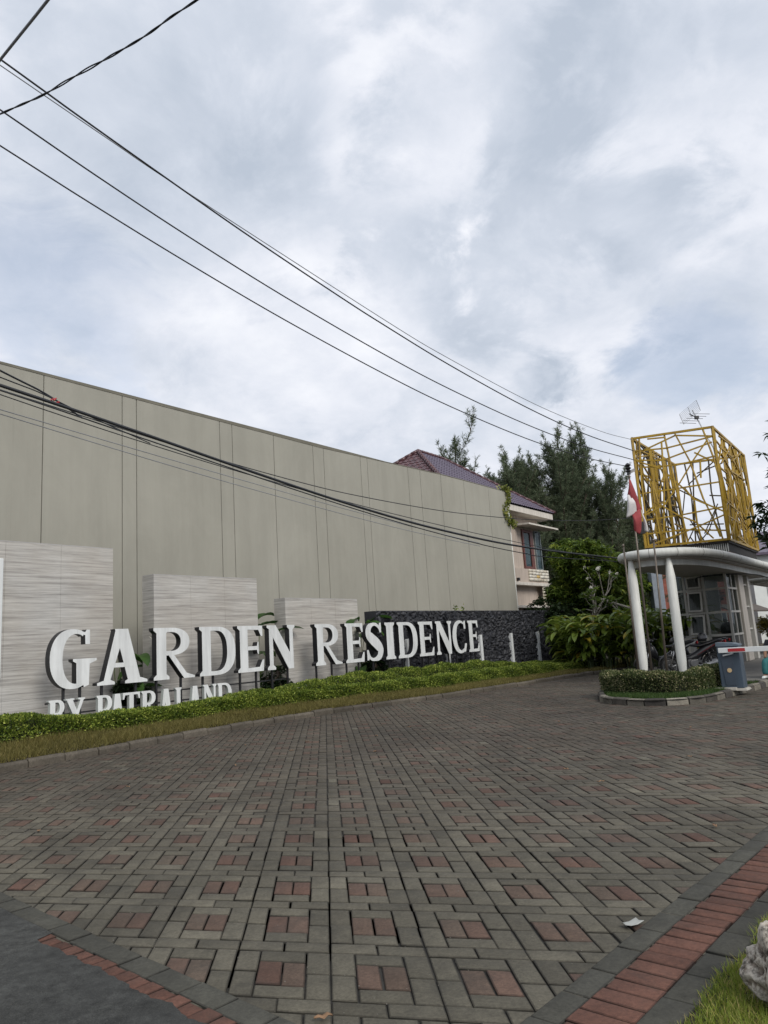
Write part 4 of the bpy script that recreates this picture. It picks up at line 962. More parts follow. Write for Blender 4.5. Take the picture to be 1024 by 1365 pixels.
broadleaf('shade_tree', (12.75, 19.2, 0), 3.95, 8.6, 2800, 8, 0.26, 0.09, m_dark_leaf, 'tree outside the right edge whose dark leafy twigs hang into the picture', seed=21, squash=0.85, zc=5.4, droop=1.2, holes=0.2, trunk_r=0.16)
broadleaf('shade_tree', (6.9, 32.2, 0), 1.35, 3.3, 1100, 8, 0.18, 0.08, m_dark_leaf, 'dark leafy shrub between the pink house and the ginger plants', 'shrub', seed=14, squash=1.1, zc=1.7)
# far row of greenery along the road end
for i, (x, y, R, H, lab) in enumerate([(7.0, 46, 2.4, 5.0, 'dark bushy tree far behind the big-leaved plants'), (15.5, 52, 2.6, 5.2, 'dark bushy tree far behind the guard post'), (4.5, 48, 2.4, 5.0, 'dark bushy tree hidden low behind the pink house')]):
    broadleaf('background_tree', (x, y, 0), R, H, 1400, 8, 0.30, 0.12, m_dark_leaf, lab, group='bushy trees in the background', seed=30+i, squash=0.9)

# plants with big paddle leaves
def paddle_leaf(P, d0, L, w, bend, r, nseg=6):
    V = []; F = []; d = norm(np.array(d0, float)); p = np.array(P, float); side = norm(np.cross(d, [0, 0, 1.0])+1e-6)
    for i in range(nseg+1):
        t = i/nseg; ww = w*math.sin(math.pi*min(1, 0.06+t*0.94))**0.65*(1 if t < 0.98 else 0.05); up = norm(np.cross(side, d)); fold = 0.22*ww
        V += [p-side*ww*0.5+up*fold, p, p+side*ww*0.5+up*fold]
        d = norm(d+np.array([0, 0, -bend/nseg])); p = p+d*L/nseg
    for i in range(nseg):
        a = i*3; F += [(a, a+1, a+4, a+3), (a+1, a+2, a+5, a+4)]
    return np.array(V), np.array(F)
def paddle_plant(name, loc, h, nst, per, L, w, mat, label, cat, group, seed, spread=0.5, single=False):
    r = np.random.default_rng(seed); root = empty(name, loc, label, cat, group); Vs = []; Fs = []; A = []; b = 0; mb = MB()
    for sidx in range(nst):
        a = r.uniform(0, 2*np.pi); o = np.array([math.cos(a), math.sin(a), 0]); hh = h*r.uniform(0.65, 1.05); base = o*r.uniform(0, 0.22)
        lean = spread*r.uniform(0.4, 1.2); pts = [base+np.array([0, 0, hh*t])+o*lean*t*t for t in np.linspace(0, 1, 7)]
        mb.tube([tuple(q) for q in pts], [0.014*(1-0.6*t) for t in np.linspace(0, 1, 7)], 5)
        for k in range(per):
            t = 1.0 if k == 0 else r.uniform(0.30, 1.0); i = min(int(t*6), 5); q = pts[i]+(pts[i+1]-pts[i])*(t*6-i)
            sd = a+(math.pi/2)*(1 if k % 2 else -1)*r.uniform(0.6, 1.2); d = np.array([math.cos(sd), math.sin(sd), r.uniform(0.5, 1.5)])+o*0.9
            v, f = paddle_leaf(q, d, L*r.uniform(0.7, 1.15), w*r.uniform(0.8, 1.15), r.uniform(0.7, 1.9), r); Vs.append(v); Fs.append(f+b); b += len(v)
            val = np.clip(0.42+0.2*r.normal(), 0, 0.9); val = 1.0 if r.random() < 0.035 else val; A.append(np.full(len(f), val))
    np_mesh('leaves', np.concatenate(Vs), np.concatenate(Fs), mat, root, local=True, attr=np.concatenate(A), smooth=True); mb.build('stems', m_stem, root, local=True); return root
def plant_bank():
    G = 'big-leaved ginger plants behind the low grass bank'
    # positions along the bank from the end of the stone wall to the guard post
    spots = []
    for i in range(19):
        t = i/18; s = 27.7+t*6.2 if False else 0
    pts = [(6.75,27.9),(6.95,28.6),(7.15,27.3),(7.35,28.2),(7.7,27.1),(8.1,28.0),(8.5,26.9),(8.9,27.7),(9.3,26.8),(9.7,27.6),(10.1,27.0),(10.5,27.8),(6.9,29.4),(7.45,29.2),(7.9,29.0),(8.7,28.7),(9.5,28.6),(10.9,27.3)]
    lab = ['first', 'second', 'third', 'fourth', 'fifth', 'sixth', 'seventh', 'eighth', 'ninth', 'tenth', 'eleventh', 'twelfth']
    for i, (x, y) in enumerate(pts):
        L = ('clump of big-leaved ginger, %s from the dark stone wall in the front row' % lab[i]) if i < 12 else ('clump of big-leaved ginger, %s in the rear row behind the front clumps' % lab[i-12])
        zb = 0.10
        paddle_plant('ginger_plant', (x, y, zb), 1.85, 16, 7, 0.70, 0.20, m_paddle, L, 'plant', G, 50+i, spread=0.62)
    G2 = 'broad-leaved plants between the feature panels'
    for i, (s, D, h, n, lab) in enumerate([(9.35, 13.9, 1.75, 5, 'tall broad-leaved plant in the gap behind the letter A of GARDEN'), (13.15, 13.75, 1.95, 6, 'tall broad-leaved plant in the gap behind the letter N of GARDEN'), (13.55, 14.0, 1.6, 5, 'darker broad-leaved plant at the left side of the lowest grey panel'), (17.1, 13.75, 2.15, 5, 'broad-leaved plant between the lowest grey panel and the dark stone wall')]):
        paddle_plant('banana_plant', W(s, D, 0.25), h, n, 3, 0.85, 0.30, m_banana, lab, 'plant', G2, 90+i, spread=0.35)
    for i, (s, D, lab) in enumerate([(9.2, 13.3, 'low dark leafy bush at the foot of the gap below the letter A'), (13.3, 13.2, 'low dark leafy bush at the foot of the gap below the letter N'), (17.15, 13.1, 'low dark leafy bush beside the left end of the dark stone wall')]):
        broadleaf('dark_bush', W(s, D, 0.2), 0.42, 1.0, 260, 7, 0.11, 0.05, m_dark_leaf, lab, 'shrub', 'dark bushes in the panel gaps', seed=70+i, squash=1.0, trunk_r=0.02, zc=0.55)
    # white lily flower beside the letter A
    f = empty('white_flower', W(9.78, 13.2, 0.3), 'single white flower on a stalk between the letters A and R', 'flower')
    mb = MB(); mb.tube([W(9.70,13.2,0.3), W(9.73,13.2,1.2), W(9.75,13.18,1.75)], 0.008, 5); mb.build('stalk', m_stem, f)
    Vs = []; Fs = []; b = 0; r = np.random.default_rng(5)
    for k in range(6):
        a = k*1.05; v, ff = paddle_leaf(W(9.75,13.18,1.72), (math.cos(a)*0.5, math.sin(a)*0.5, 1.2), 0.28, 0.10, 0.6, r, 4); Vs.append(v); Fs.append(ff+b); b += len(v)
    np_mesh('petals', np.concatenate(Vs), np.concatenate(Fs), m_flower, f)
plant_bank()
def frangipani():
    root = empty('frangipani_tree', (7.75, 30.4, 0), 'frangipani with pale forked branches and white flowers above the ginger plants', 'tree')
    r = np.random.default_rng(9); mb = MB(); tips = []
    def br(p, d, L, rad, k):
        e = p+norm(d)*L; mb.tube([tuple(p), tuple((p+e)/2+r.normal(0, 0.02, 3)), tuple(e)], [rad, rad*0.85, rad*0.75], 6)
        if k == 0: tips.append(e); return
        for _ in range(2 if r.random() < 0.6 else 3): br(e, norm(d)+r.normal(0, 0.55, 3)+np.array([0, 0, 0.25]), L*r.uniform(0.6, 0.9), rad*0.7, k-1)
    br(np.array([0, 0, 0.0]), np.array([0.05, 0, 1.0]), 1.2, 0.07, 4)
    mb.build('branches', m_palebark, root, local=True)
    T = np.array(tips); Ps = []; Ds = []
    for t in T:
        k = 7; a = r.uniform(0, 2*np.pi, k); Ps.append(np.repeat(t[None], k, 0)); Ds.append(np.stack([np.cos(a), np.sin(a), r.uniform(-0.2, 0.6, k)], 1))
    P = np.concatenate(Ps); V, F = leaf_arrays(P, np.concatenate(Ds), r.uniform(0.2, 0.32, len(P)), 0.08); np_mesh('leaves', V, F, m_mango, root, local=True, attr=r.random(len(P))*0.8)
    k = min(len(T), 14); c = np.repeat(T[:k], 14, 0)+r.normal(0, 0.028, (k*14, 3))*0.8+np.array([0, 0, 0.10]); V, F = leaf_arrays(c, r.normal(size=(len(c), 3)), 0.085, 0.06)
    V = V.copy(); 
    V = V.reshape(k, 14*4, 3)
    for i in range(k): np_mesh('flower', V[i], F[:14], m_flower, root, local=True, attr=r.random(14))
frangipani()
# bare sloping pale branch reaching over the plants
mb = MB(); mb.tube([(8.62, 30.6, 2.75), (9.2, 30.0, 2.45), (9.95, 29.3, 2.05)], [0.05, 0.045, 0.06], 8); mb.tube([(8.9, 30.3, 2.6), (9.15, 30.1, 2.2), (9.4, 29.9, 1.7)], [0.03, 0.03, 0.03], 6)
pb = mb.build('leaning_branch', m_palebark); tag(pb, 'bare pale branch slanting down behind the left white column', 'branch')

# ------------------------------------------------------------------ cables
def cable(pix, r, mat, label, group=None, extend=True, twist=False, per=6):
    P = [np.array(p, float) for p in pix]
    if extend:
        d = (P[0]-P[1]); d = d/np.linalg.norm(d); P = [P[0]+d*3.0]+P
    Q = catmull(P, per); mb = MB()
    if twist:
        L = 0
        for k in (0, math.pi):
            q2 = []; L = 0
            for i, q in enumerate(Q):
                d = Q[min(i+1, len(Q)-1)]-Q[max(i-1, 0)]; d = d/np.linalg.norm(d); x = norm(np.cross(d, [0, 0, 1])); y = np.cross(d, x)
                if i: L += np.linalg.norm(Q[i]-Q[i-1])
                a = k+L/0.48*2*math.pi+0.8*math.sin(L*4); rr = r*(0.75+0.7*max(0, math.sin(L*3.3+1)))
                q2.append(tuple(q+(x*math.cos(a)+y*math.sin(a))*rr))
            mb.tube(q2, r, 6)
    else: mb.tube([tuple(q) for q in Q], r, 6)
    o = mb.build('overhead_cable', mat, None, smooth=True); return tag(o, label, 'cable', group)
def cables():
    G = 'overhead cables'
    C = [(-4.68,8.5,9.35),(-4.29,8.95,9.25),(-3.87,9.44,9.14),(-2.8,10.68,8.73),(-1.92,11.71,8.47),(-0.62,13.22,8.12),(0.25,14.23,7.87),(1.72,15.94,7.58),(3.82,18.38,7.30),(5.96,20.86,7.14),(8.31,23.6,7.19)]
    def fit(P, deg=2):   # one smooth sag through the sighted points
        P = np.array(P, float); t = np.linalg.norm(P[:, :2]-P[0, :2], axis=1); c = np.polyfit(t, P[:, 2], deg); out = P.copy(); out[:, 2] = np.polyval(c, t); return [tuple(x) for x in out]
    cable(fit(C, 3), 0.0135, m_cable, 'top dark cable from the upper left corner to the yellow cage', G)
    cable(fit([(-4.79,8.7,9.44),(-4.28,9.28,9.3),(-3.72,9.92,9.2),(-2.86,10.9,8.96),(0.26,14.44,8.08),(1.74,16.13,7.78),(4.28,19.02,7.51),(6.75,21.84,7.51),(8.38,23.7,7.55)], 3), 0.008, m_cablegrey, 'thin grey wire running beside the top dark cable', G)
    cable(fit([(-4.93,9.0,9.06),(-3.99,10.04,8.68),(-2.95,11.19,8.29),(-1.57,12.71,7.85),(0.22,14.68,7.49),(1.71,16.33,7.18),(3.83,18.67,6.89),(6.04,21.12,6.8),(8.3,23.6,6.89)], 3), 0.012, m_cable, 'middle of the three long dark cables crossing the sky', G)
    cable(fit([(-5.03,9.2,8.64),(-4.14,10.14,8.34),(-3.0,11.34,7.91),(-1.6,12.82,7.46),(0.19,14.71,7.05),(1.67,16.28,6.73),(3.76,18.49,6.47),(5.73,20.58,6.4),(7.74,22.7,6.48)], 3), 0.0115, m_cable, 'lowest of the three long dark sky cables, ending at the black insulator', G)
    A = [(-3.29,6.0,6.47),(-2.82,5.82,6.48),(-2.46,5.67,6.52),(-2.07,5.52,6.57),(-1.74,5.39,6.62),(-1.49,5.29,6.69),(-1.26,5.2,6.74),(-0.3,4.8,6.95)]
    cable(A, 0.006, m_cable, 'twisted pair of black wires across the top left corner', G, twist=True, per=22)
    cable([(-2.48,4.5,5.64),(-1.91,4.0,5.59),(-1.2,3.38,5.55)], 0.010, m_cablegrey, 'short pale grey wire in the extreme top left corner', G)
    F = [(-5.09,9.5,5.23),(-4.5,10.13,5.13),(-3.87,10.8,4.97),(-3.57,11.11,4.90),(-2.73,12.01,4.67),(-1.52,13.3,4.37),(-0.47,14.42,4.17),(0.76,15.73,3.98),(2.32,17.39,3.75),(3.52,18.67,3.66),(4.77,20.01,3.63),(6.92,22.3,3.59)]
    cable(fit(F, 4), 0.024, m_cable, 'thick black cable bundle sagging across the grey wall to the guard post', G)
    cable([(-5.15,9.6,5.5),(-4.86,10.32,5.40),(-4.59,11.0,5.22),(-3.95,10.75,5.0)][:3]+[(-4.0,10.72,4.99)][:0], 0.014, m_cable, 'black cable dropping steeply to join the thick bundle at the far left', G)
    cable([(-5.09,9.5,5.36),(-4.82,10.12,5.33),(-4.52,10.83,5.24),(-3.92,12.2,5.10)], 0.009, m_cable, 'thin black wire just above the thick bundle at the far left', G)
    cable(fit([(-4.02,12.5,5.3),(-3.04,13.39,5.05),(-1.66,14.65,4.81),(-0.5,15.71,4.68),(1.38,17.43,4.52),(3.09,18.98,4.49),(4.41,20.19,4.57),(6.2,21.82,4.73),(8.37,23.8,5.0)], 3), 0.009, m_cable, 'thin dark wire above the thick bundle, rising to the cage', G)
    cable(fit([(-5.25,9.8,5.29),(-4.82,10.24,5.18),(-4.0,11.09,5.01),(-2.8,12.32,4.71),(-1.56,13.61,4.37),(-0.48,14.72,4.15),(0.77,16.01,3.92),(2.35,17.65,3.69),(3.54,18.88,3.52),(4.22,19.58,3.47),(6.94,22.4,3.50)], 4), 0.011, m_cable, 'dark wire following close under the thick bundle', G)
    cable(fit([(-5.35,10.0,5.09),(-4.94,10.51,5.02),(-4.15,11.51,4.87),(-2.96,13.01,4.7),(-1.68,14.64,4.53),(-0.53,16.09,4.37),(0.85,17.84,4.17),(2.56,20.0,4.02)], 3), 0.007, m_cablegrey, 'upper of the two thin grey wires low across the grey wall', G)
    cable(fit([(-5.37,10.05,5.04),(-4.96,10.56,4.96),(-4.17,11.56,4.79),(-2.98,13.06,4.60),(-1.68,14.68,4.41),(-0.54,16.12,4.25),(0.84,17.86,4.06),(2.55,20.0,3.94)], 3), 0.007, m_cablegrey, 'lower of the two thin grey wires low across the grey wall', G)
    cable(fit([(-5.4,10.1,5.33),(-4.96,10.54,5.24),(-4.11,11.4,5.04),(-2.88,12.63,4.72),(-1.59,13.92,4.50),(-0.18,15.34,4.30),(1.52,17.04,4.06),(3.38,18.9,3.82),(6.97,22.5,3.49)], 3), 0.008, m_cable, 'thin black wire between the thick bundle and the pair of grey wires', G)
    mb = MB()
    for k in range(6):
        a = k*1.05; mb.tube([(-4.62+0.03*math.cos(a),10.02+k*0.01,5.17+0.03*math.sin(a)),(-4.60+0.045*math.cos(a+1),10.06+k*0.012,5.18+0.045*math.sin(a+1))], 0.012, 5)
    tag(mb.build('red_tie', m_red), 'small red tie knotted round the cable bundle at the left', 'cable tie')
cables()
# ------------------------------------------------------------------ guard post
OUT = [(33,4.85),(28,4.85),(25.3,4.85),(23.5,4.9),(22.2,5.05),(21.3,5.35),(20.8,5.85),(20.65,6.35),(20.85,6.85),(21.4,7.12),(22.2,7.25),(23.5,7.32),(28,7.4),(33,7.4)]
def inset(path, k):
    P = np.array(path, float); out = []
    for i in range(len(P)):
        a = P[max(i-1, 0)]; b = P[min(i+1, len(P)-1)]; d = b-a; d = d/np.linalg.norm(d); out.append(tuple(P[i]+np.array([d[1], -d[0]])*k))
    return out
m_colwhite = mk_weathered('column_white', (0.78, 0.79, 0.75))
def column(parent, s, D, z0, z1, r=0.125, mat=None):
    mb = MB(); x, y, _ = W(s, D, 0); h = z1-z0
    mb.lathe((x, y, z0), [(0.0, 0), (0.075, 0), (0.08, 0.02), (r*0.98, h*0.125), (r, h*0.15), (r*1.02, h*0.80), (r*0.98, h*0.84), (0.075, h*0.965), (0.06, h), (0, h)], 24)
    return mb.build('column', mat or m_colwhite, parent, auto=35)
def canopy(parent, path, zp, rp, zs):
    C = [tuple(p) for p in catmull(path, 6)]
    I = inset(C, 0.10); I2 = inset(C, 0.33)
    mb = MB(); mb.prism(I, lambda u, v, w: W(u, v, w), zs+0.17, zp+0.06); mb.build('roof_slab', m_soffit, parent)
    mb = MB(); mb.prism(I2, lambda u, v, w: W(u, v, w), zs, zs+0.165); mb.build('soffit', m_soffit, parent)
    mb = MB(); n = len(I2)
    I3 = inset(C, 0.315)
    for i in range(n-1):
        mb.hexa([W(*I3[i], zs-0.005), W(*I3[i+1], zs-0.005), W(*I2[i+1], zs-0.005), W(*I2[i], zs-0.005), W(*I3[i], zs+0.168), W(*I3[i+1], zs+0.168), W(*I2[i+1], zs+0.168), W(*I2[i], zs+0.168)])
    mb.build('fascia', m_wwhite, parent)
    mb = MB()
    for i in range(n-1):
        mb.hexa([W(*inset(C,0.29)[i], zs+0.169), W(*inset(C,0.29)[i+1], zs+0.169), W(*I2[i+1], zs+0.169), W(*I2[i], zs+0.169), W(*inset(C,0.29)[i], zs+0.195), W(*inset(C,0.29)[i+1], zs+0.195), W(*I2[i+1], zs+0.195), W(*I2[i], zs+0.195)]) if i % 1 == 0 else None
    mb.build('weathered_edge', m_salmon, parent)
    pts = [W(s, D, zp) for s, D in C]
    mb = MB(); mb.tube(pts, rp, 16); o = mb.build('rim_pipe', m_wwhite, parent, auto=40)
    mb = MB(); k = 0
    for i in range(4, len(pts)-3, 7):
        a = Vector(pts[i]); b = Vector(pts[i+1]); d = (b-a).normalized(); mb.tube([a, a+d*0.012], rp+0.003, 16); k += 1
    mb.build('pipe_joints', simple('joint_line', (0.12, 0.11, 0.10), 0.8), parent)
def guard_post():
    root = empty('guard_post', W(27.5, 6.4, 0.1), 'white guard post with rounded pipe-rimmed canopy, tapered columns and glazed walls under the yellow cage', 'guardhouse')
    canopy(root, OUT, 3.47, 0.12, 3.15)
    for s, D in ((20.86, 6.70), (21.12, 5.74)): column(root, s, D, 0.09, 3.36)
    # glazed cabin
    s0, s1, D0, D1 = 27.2, 31.0, 5.62, 7.35; z = [1.06, 1.83, 2.63, 3.33]
    def member(mb, a, b, w=0.07): mb.bar(a, b, w, w)
    fr = MB()
    Ds = [7.35, 6.99, 6.34, 5.62]
    for D in Ds: fr.box(-1,-1,-1,-1,-1,-1) if False else fr.sbox(s0-0.03, s0+0.05, D-0.04, D+0.04, 0.1, 3.14)
    for zz in z[:3]:
        for a, b in zip(Ds[:-1], Ds[1:]): fr.sbox(s0-0.04, s0+0.04, b+0.041, a-0.041, zz-0.035, zz+0.035)
        fr.sbox(s0+0.051, s0+1.55, D0-0.045, D0+0.03, zz-0.035, zz+0.035)
    for s in (27.95, 28.7): fr.sbox(s-0.04, s+0.04, D0-0.035, D0+0.04, 0.1, 3.14)
    fr.build('window_frame', m_frame, root, bevel=0.006)
    # back and far-side frames so one sees through to daylight
    fr = MB()
    for D in (7.35, 6.75, 6.2, 5.62): fr.sbox(s1-0.04, s1+0.04, D-0.05, D+0.05, 0.1, 3.14)
    for s in (28.2, 29.2, 30.2): fr.sbox(s-0.04, s+0.04, D1-0.04, D1+0.04, 0.1, 3.14)
    for zz in (1.06, 2.5): fr.sbox(s1-0.03, s1+0.03, D0+0.05, D1-0.05, zz-0.04, zz+0.04); fr.sbox(s0+0.05, s1-0.05, D1-0.03, D1+0.03, zz-0.04, zz+0.04)
    fr.sbox(s1-0.02, s1+0.02, 6.80, 7.30, 1.12, 3.14)
    fr.build('rear_frame', m_frame, root)
    # pillar and solid parts
    mb = MB(); mb.sbox(28.76, 29.55, 5.50, 5.95, 0.1, 3.14); mb.build('pillar', m_soffit, root, bevel=0.02)
    mb = MB(); mb.sbox(30.3, 30.55, 5.50, 5.72, 0.1, 3.14)
    for zz in (1.2, 2.0, 2.8): mb.sbox(29.56, 30.29, 5.55, 5.62, zz-0.03, zz+0.03)
    mb.build('side_frame', m_frame, root, bevel=0.008)
    mb = MB(); mb.sbox(s0-0.02, s0+0.04, 7.03, 7.31, 0.1, 1.02); mb.sbox(s0-0.02, s0+0.04, 6.385, 6.45, 0.1, 1.02); mb.sbox(s0+0.06, s1, D1-0.03, D1+0.03, 0.1, 1.01); mb.sbox(s1-0.03, s1+0.03, D0+0.06, D1-0.06, 0.1, 1.01); mb.build('low_wall', m_beige, root)
    mb = MB(); mb.sbox(s0-0.035, s0+0.05, 6.46, 6.94, 0.88, 0.99); mb.sbox(s0-0.035, s0+0.05, 6.84, 6.94, 0.1, 0.879); mb.build('hatch_frame', m_frame, root, bevel=0.005)
    mb = MB(); mb.sbox(s0-0.01, s0+0.02, 5.67, 6.29, 0.1, 1.02); mb.sbox(s0+0.06, 28.7, D0-0.01, D0+0.02, 0.1, 1.02); mb.build('dark_panel', m_interior, root)
    # fixed panes
    rows = [(1.10, 1.79), (1.87, 2.59), (2.67, 3.12)]
    for za, zb in rows:
        for a, b in ((7.31, 7.03), (6.30, 5.66)):
            mb = MB(); mb.sbox(s0, s0+0.006, b, a, za, zb); mb.build('pane', m_glass, root)
        for a, b in ((27.26, 27.9), (28.0, 28.66)):
            mb = MB(); mb.sbox(a, b, D0-0.003, D0+0.003, za, zb); mb.build('pane', m_glass, root)
    mb = MB(); mb.sbox(s1-0.003, s1+0.003, 5.67, 6.15, 1.1, 3.12); mb.build('pane', m_glass, root)
    # three awning lights in the middle bay: frame > pane, each a little open
    for (za, zb), op in zip(rows, (0.16, 0.13, 0.0)):
        mb = MB(); a, b = 6.42, 6.90; zt = zb-0.01; zbm = za+0.02
        def q(D, zz, off=0.0): t = (zt-zz)/(zt-zbm); return W(s0-0.05-off-op*t, D, zz)
        for (Da, Db, z_a, z_b) in ((a, a+0.06, zbm, zt), (b-0.06, b, zbm, zt), (a+0.06, b-0.06, zbm, zbm+0.06), (a+0.06, b-0.06, zt-0.06, zt)):
            mb.hexa([q(Da,z_a,0.03),q(Db,z_a,0.03),q(Db,z_a),q(Da,z_a),q(Da,z_b,0.03),q(Db,z_b,0.03),q(Db,z_b),q(Da,z_b)])
        w = mb.build('awning_window', m_frame, root)
        mb = MB(); mb.hexa([q(a+.06,zbm+.06,.017),q(b-.06,zbm+.06,.017),q(b-.06,zbm+.06,.012),q(a+.06,zbm+.06,.012),q(a+.06,zt-.06,.017),q(b-.06,zt-.06,.017),q(b-.06,zt-.06,.012),q(a+.06,zt-.06,.012)])
        mb.build('pane', m_glass, w)
    mb = MB()
    for i in range(14):
        D = 6.42+0.48*i/14; mb.sbox(s0+0.09+0.02*(i % 2), s0+0.10+0.02*(i % 2), D, D+0.036, 1.08, 3.1)
    mb.build('curtain', m_greycurtain, root)
    mb = MB()
    for i in range(26): zz = 1.92+i*0.026; mb.sbox(s0+0.07, s0+0.085, 5.70, 6.28, zz, zz+0.010)
    mb.build('window_blind', simple('grey_blind', (0.22, 0.24, 0.26), 0.6), root)
    mb = MB(); mb.sbox(s0+0.02, s1, D0+0.05, D1-0.05, 0.10, 0.12); mb.build('cabin_floor', m_interior, root)
    # black cable looping under the soffit
    mb = MB(); pts = [W(27.1,6.55,2.9), W(27.0,6.45,3.05), W(27.3,5.9,3.10), W(28.5,5.3,3.12), W(29.6,5.0,3.10), W(30.2,4.85,3.02), W(30.6,4.72,2.98), W(31.1,4.66,3.15), W(31.2,4.65,3.62)]
    mb.tube([tuple(p) for p in catmull(pts, 6)], 0.022, 6); mb.build('hanging_cable', m_cable, root, smooth=True)
    # things inside
    c = empty('yellow_cabinet', W(28.4, 7.0, 0.12), 'yellow cabinet seen through the left pane of the guard post', 'cabinet')
    mb = MB(); mb.sbox(27.9, 28.3, 6.98, 7.25, 0.12, 1.75); mb.build('carcass', simple('yellow_door', (0.55, 0.38, 0.03), 0.5), c, bevel=0.01)
    mb = MB(); mb.sbox(27.885, 27.897, 7.0, 7.10, 0.3, 1.6); mb.sbox(27.885, 27.897, 7.125, 7.23, 0.3, 1.6); mb.build('door', simple('yellow_leaf', (0.60, 0.43, 0.05), 0.45), c)
    c = empty('office_chair', W(28.6, 6.0, 0.12), 'black office chair behind the right-hand glass of the guard post', 'chair')
    x, y, _ = W(28.5, 6.0, 0); mb = MB(); mb.lathe((x, y, 0.95), [(0.0, 0), (0.20, 0.02), (0.27, 0.18), (0.27, 0.36), (0.2, 0.5), (0.0, 0.54)], 14); mb.build('backrest', m_blackplastic, c, smooth=True)
    mb = MB(); mb.lathe((x, y, 0.55), [(0.0, 0), (0.26, 0.0), (0.28, 0.08), (0, 0.1)], 14); mb.build('seat', m_blackplastic, c, smooth=True)
    mb = MB(); mb.lathe((x, y, 0.12), [(0.03, 0), (0.03, 0.44)], 8)
    for k in range(5): a = k*1.2566; mb.bar((x, y, 0.16), (x+0.28*math.cos(a), y+0.28*math.sin(a), 0.14), 0.04)
    mb.build('base', m_blacksteel, c)
guard_post()
def exit_canopy():
    root = empty('exit_canopy', W(41, 5.0, 0.1), 'second white pipe-rimmed canopy on a tapered column at the right edge, beyond the guard post', 'canopy')
    P = [(46,3.2),(42,3.2),(39.5,3.3),(38.2,3.9),(37.7,4.8),(37.65,5.8),(38.0,6.7),(39.2,7.2),(42,7.3),(46,7.3)]
    canopy(root, P, 3.40, 0.14, 3.18)
    column(root, 38.2, 5.4, 0.7, 3.22, 0.18); column(root, 40.6, 3.8, 0.1, 3.22, 0.18)
    mb = MB(); mb.sbox(37.9, 42.2, 5.1, 5.7, 0, 0.69); mb.build('plinth_wall', m_beige, root, bevel=0.02)
exit_canopy()

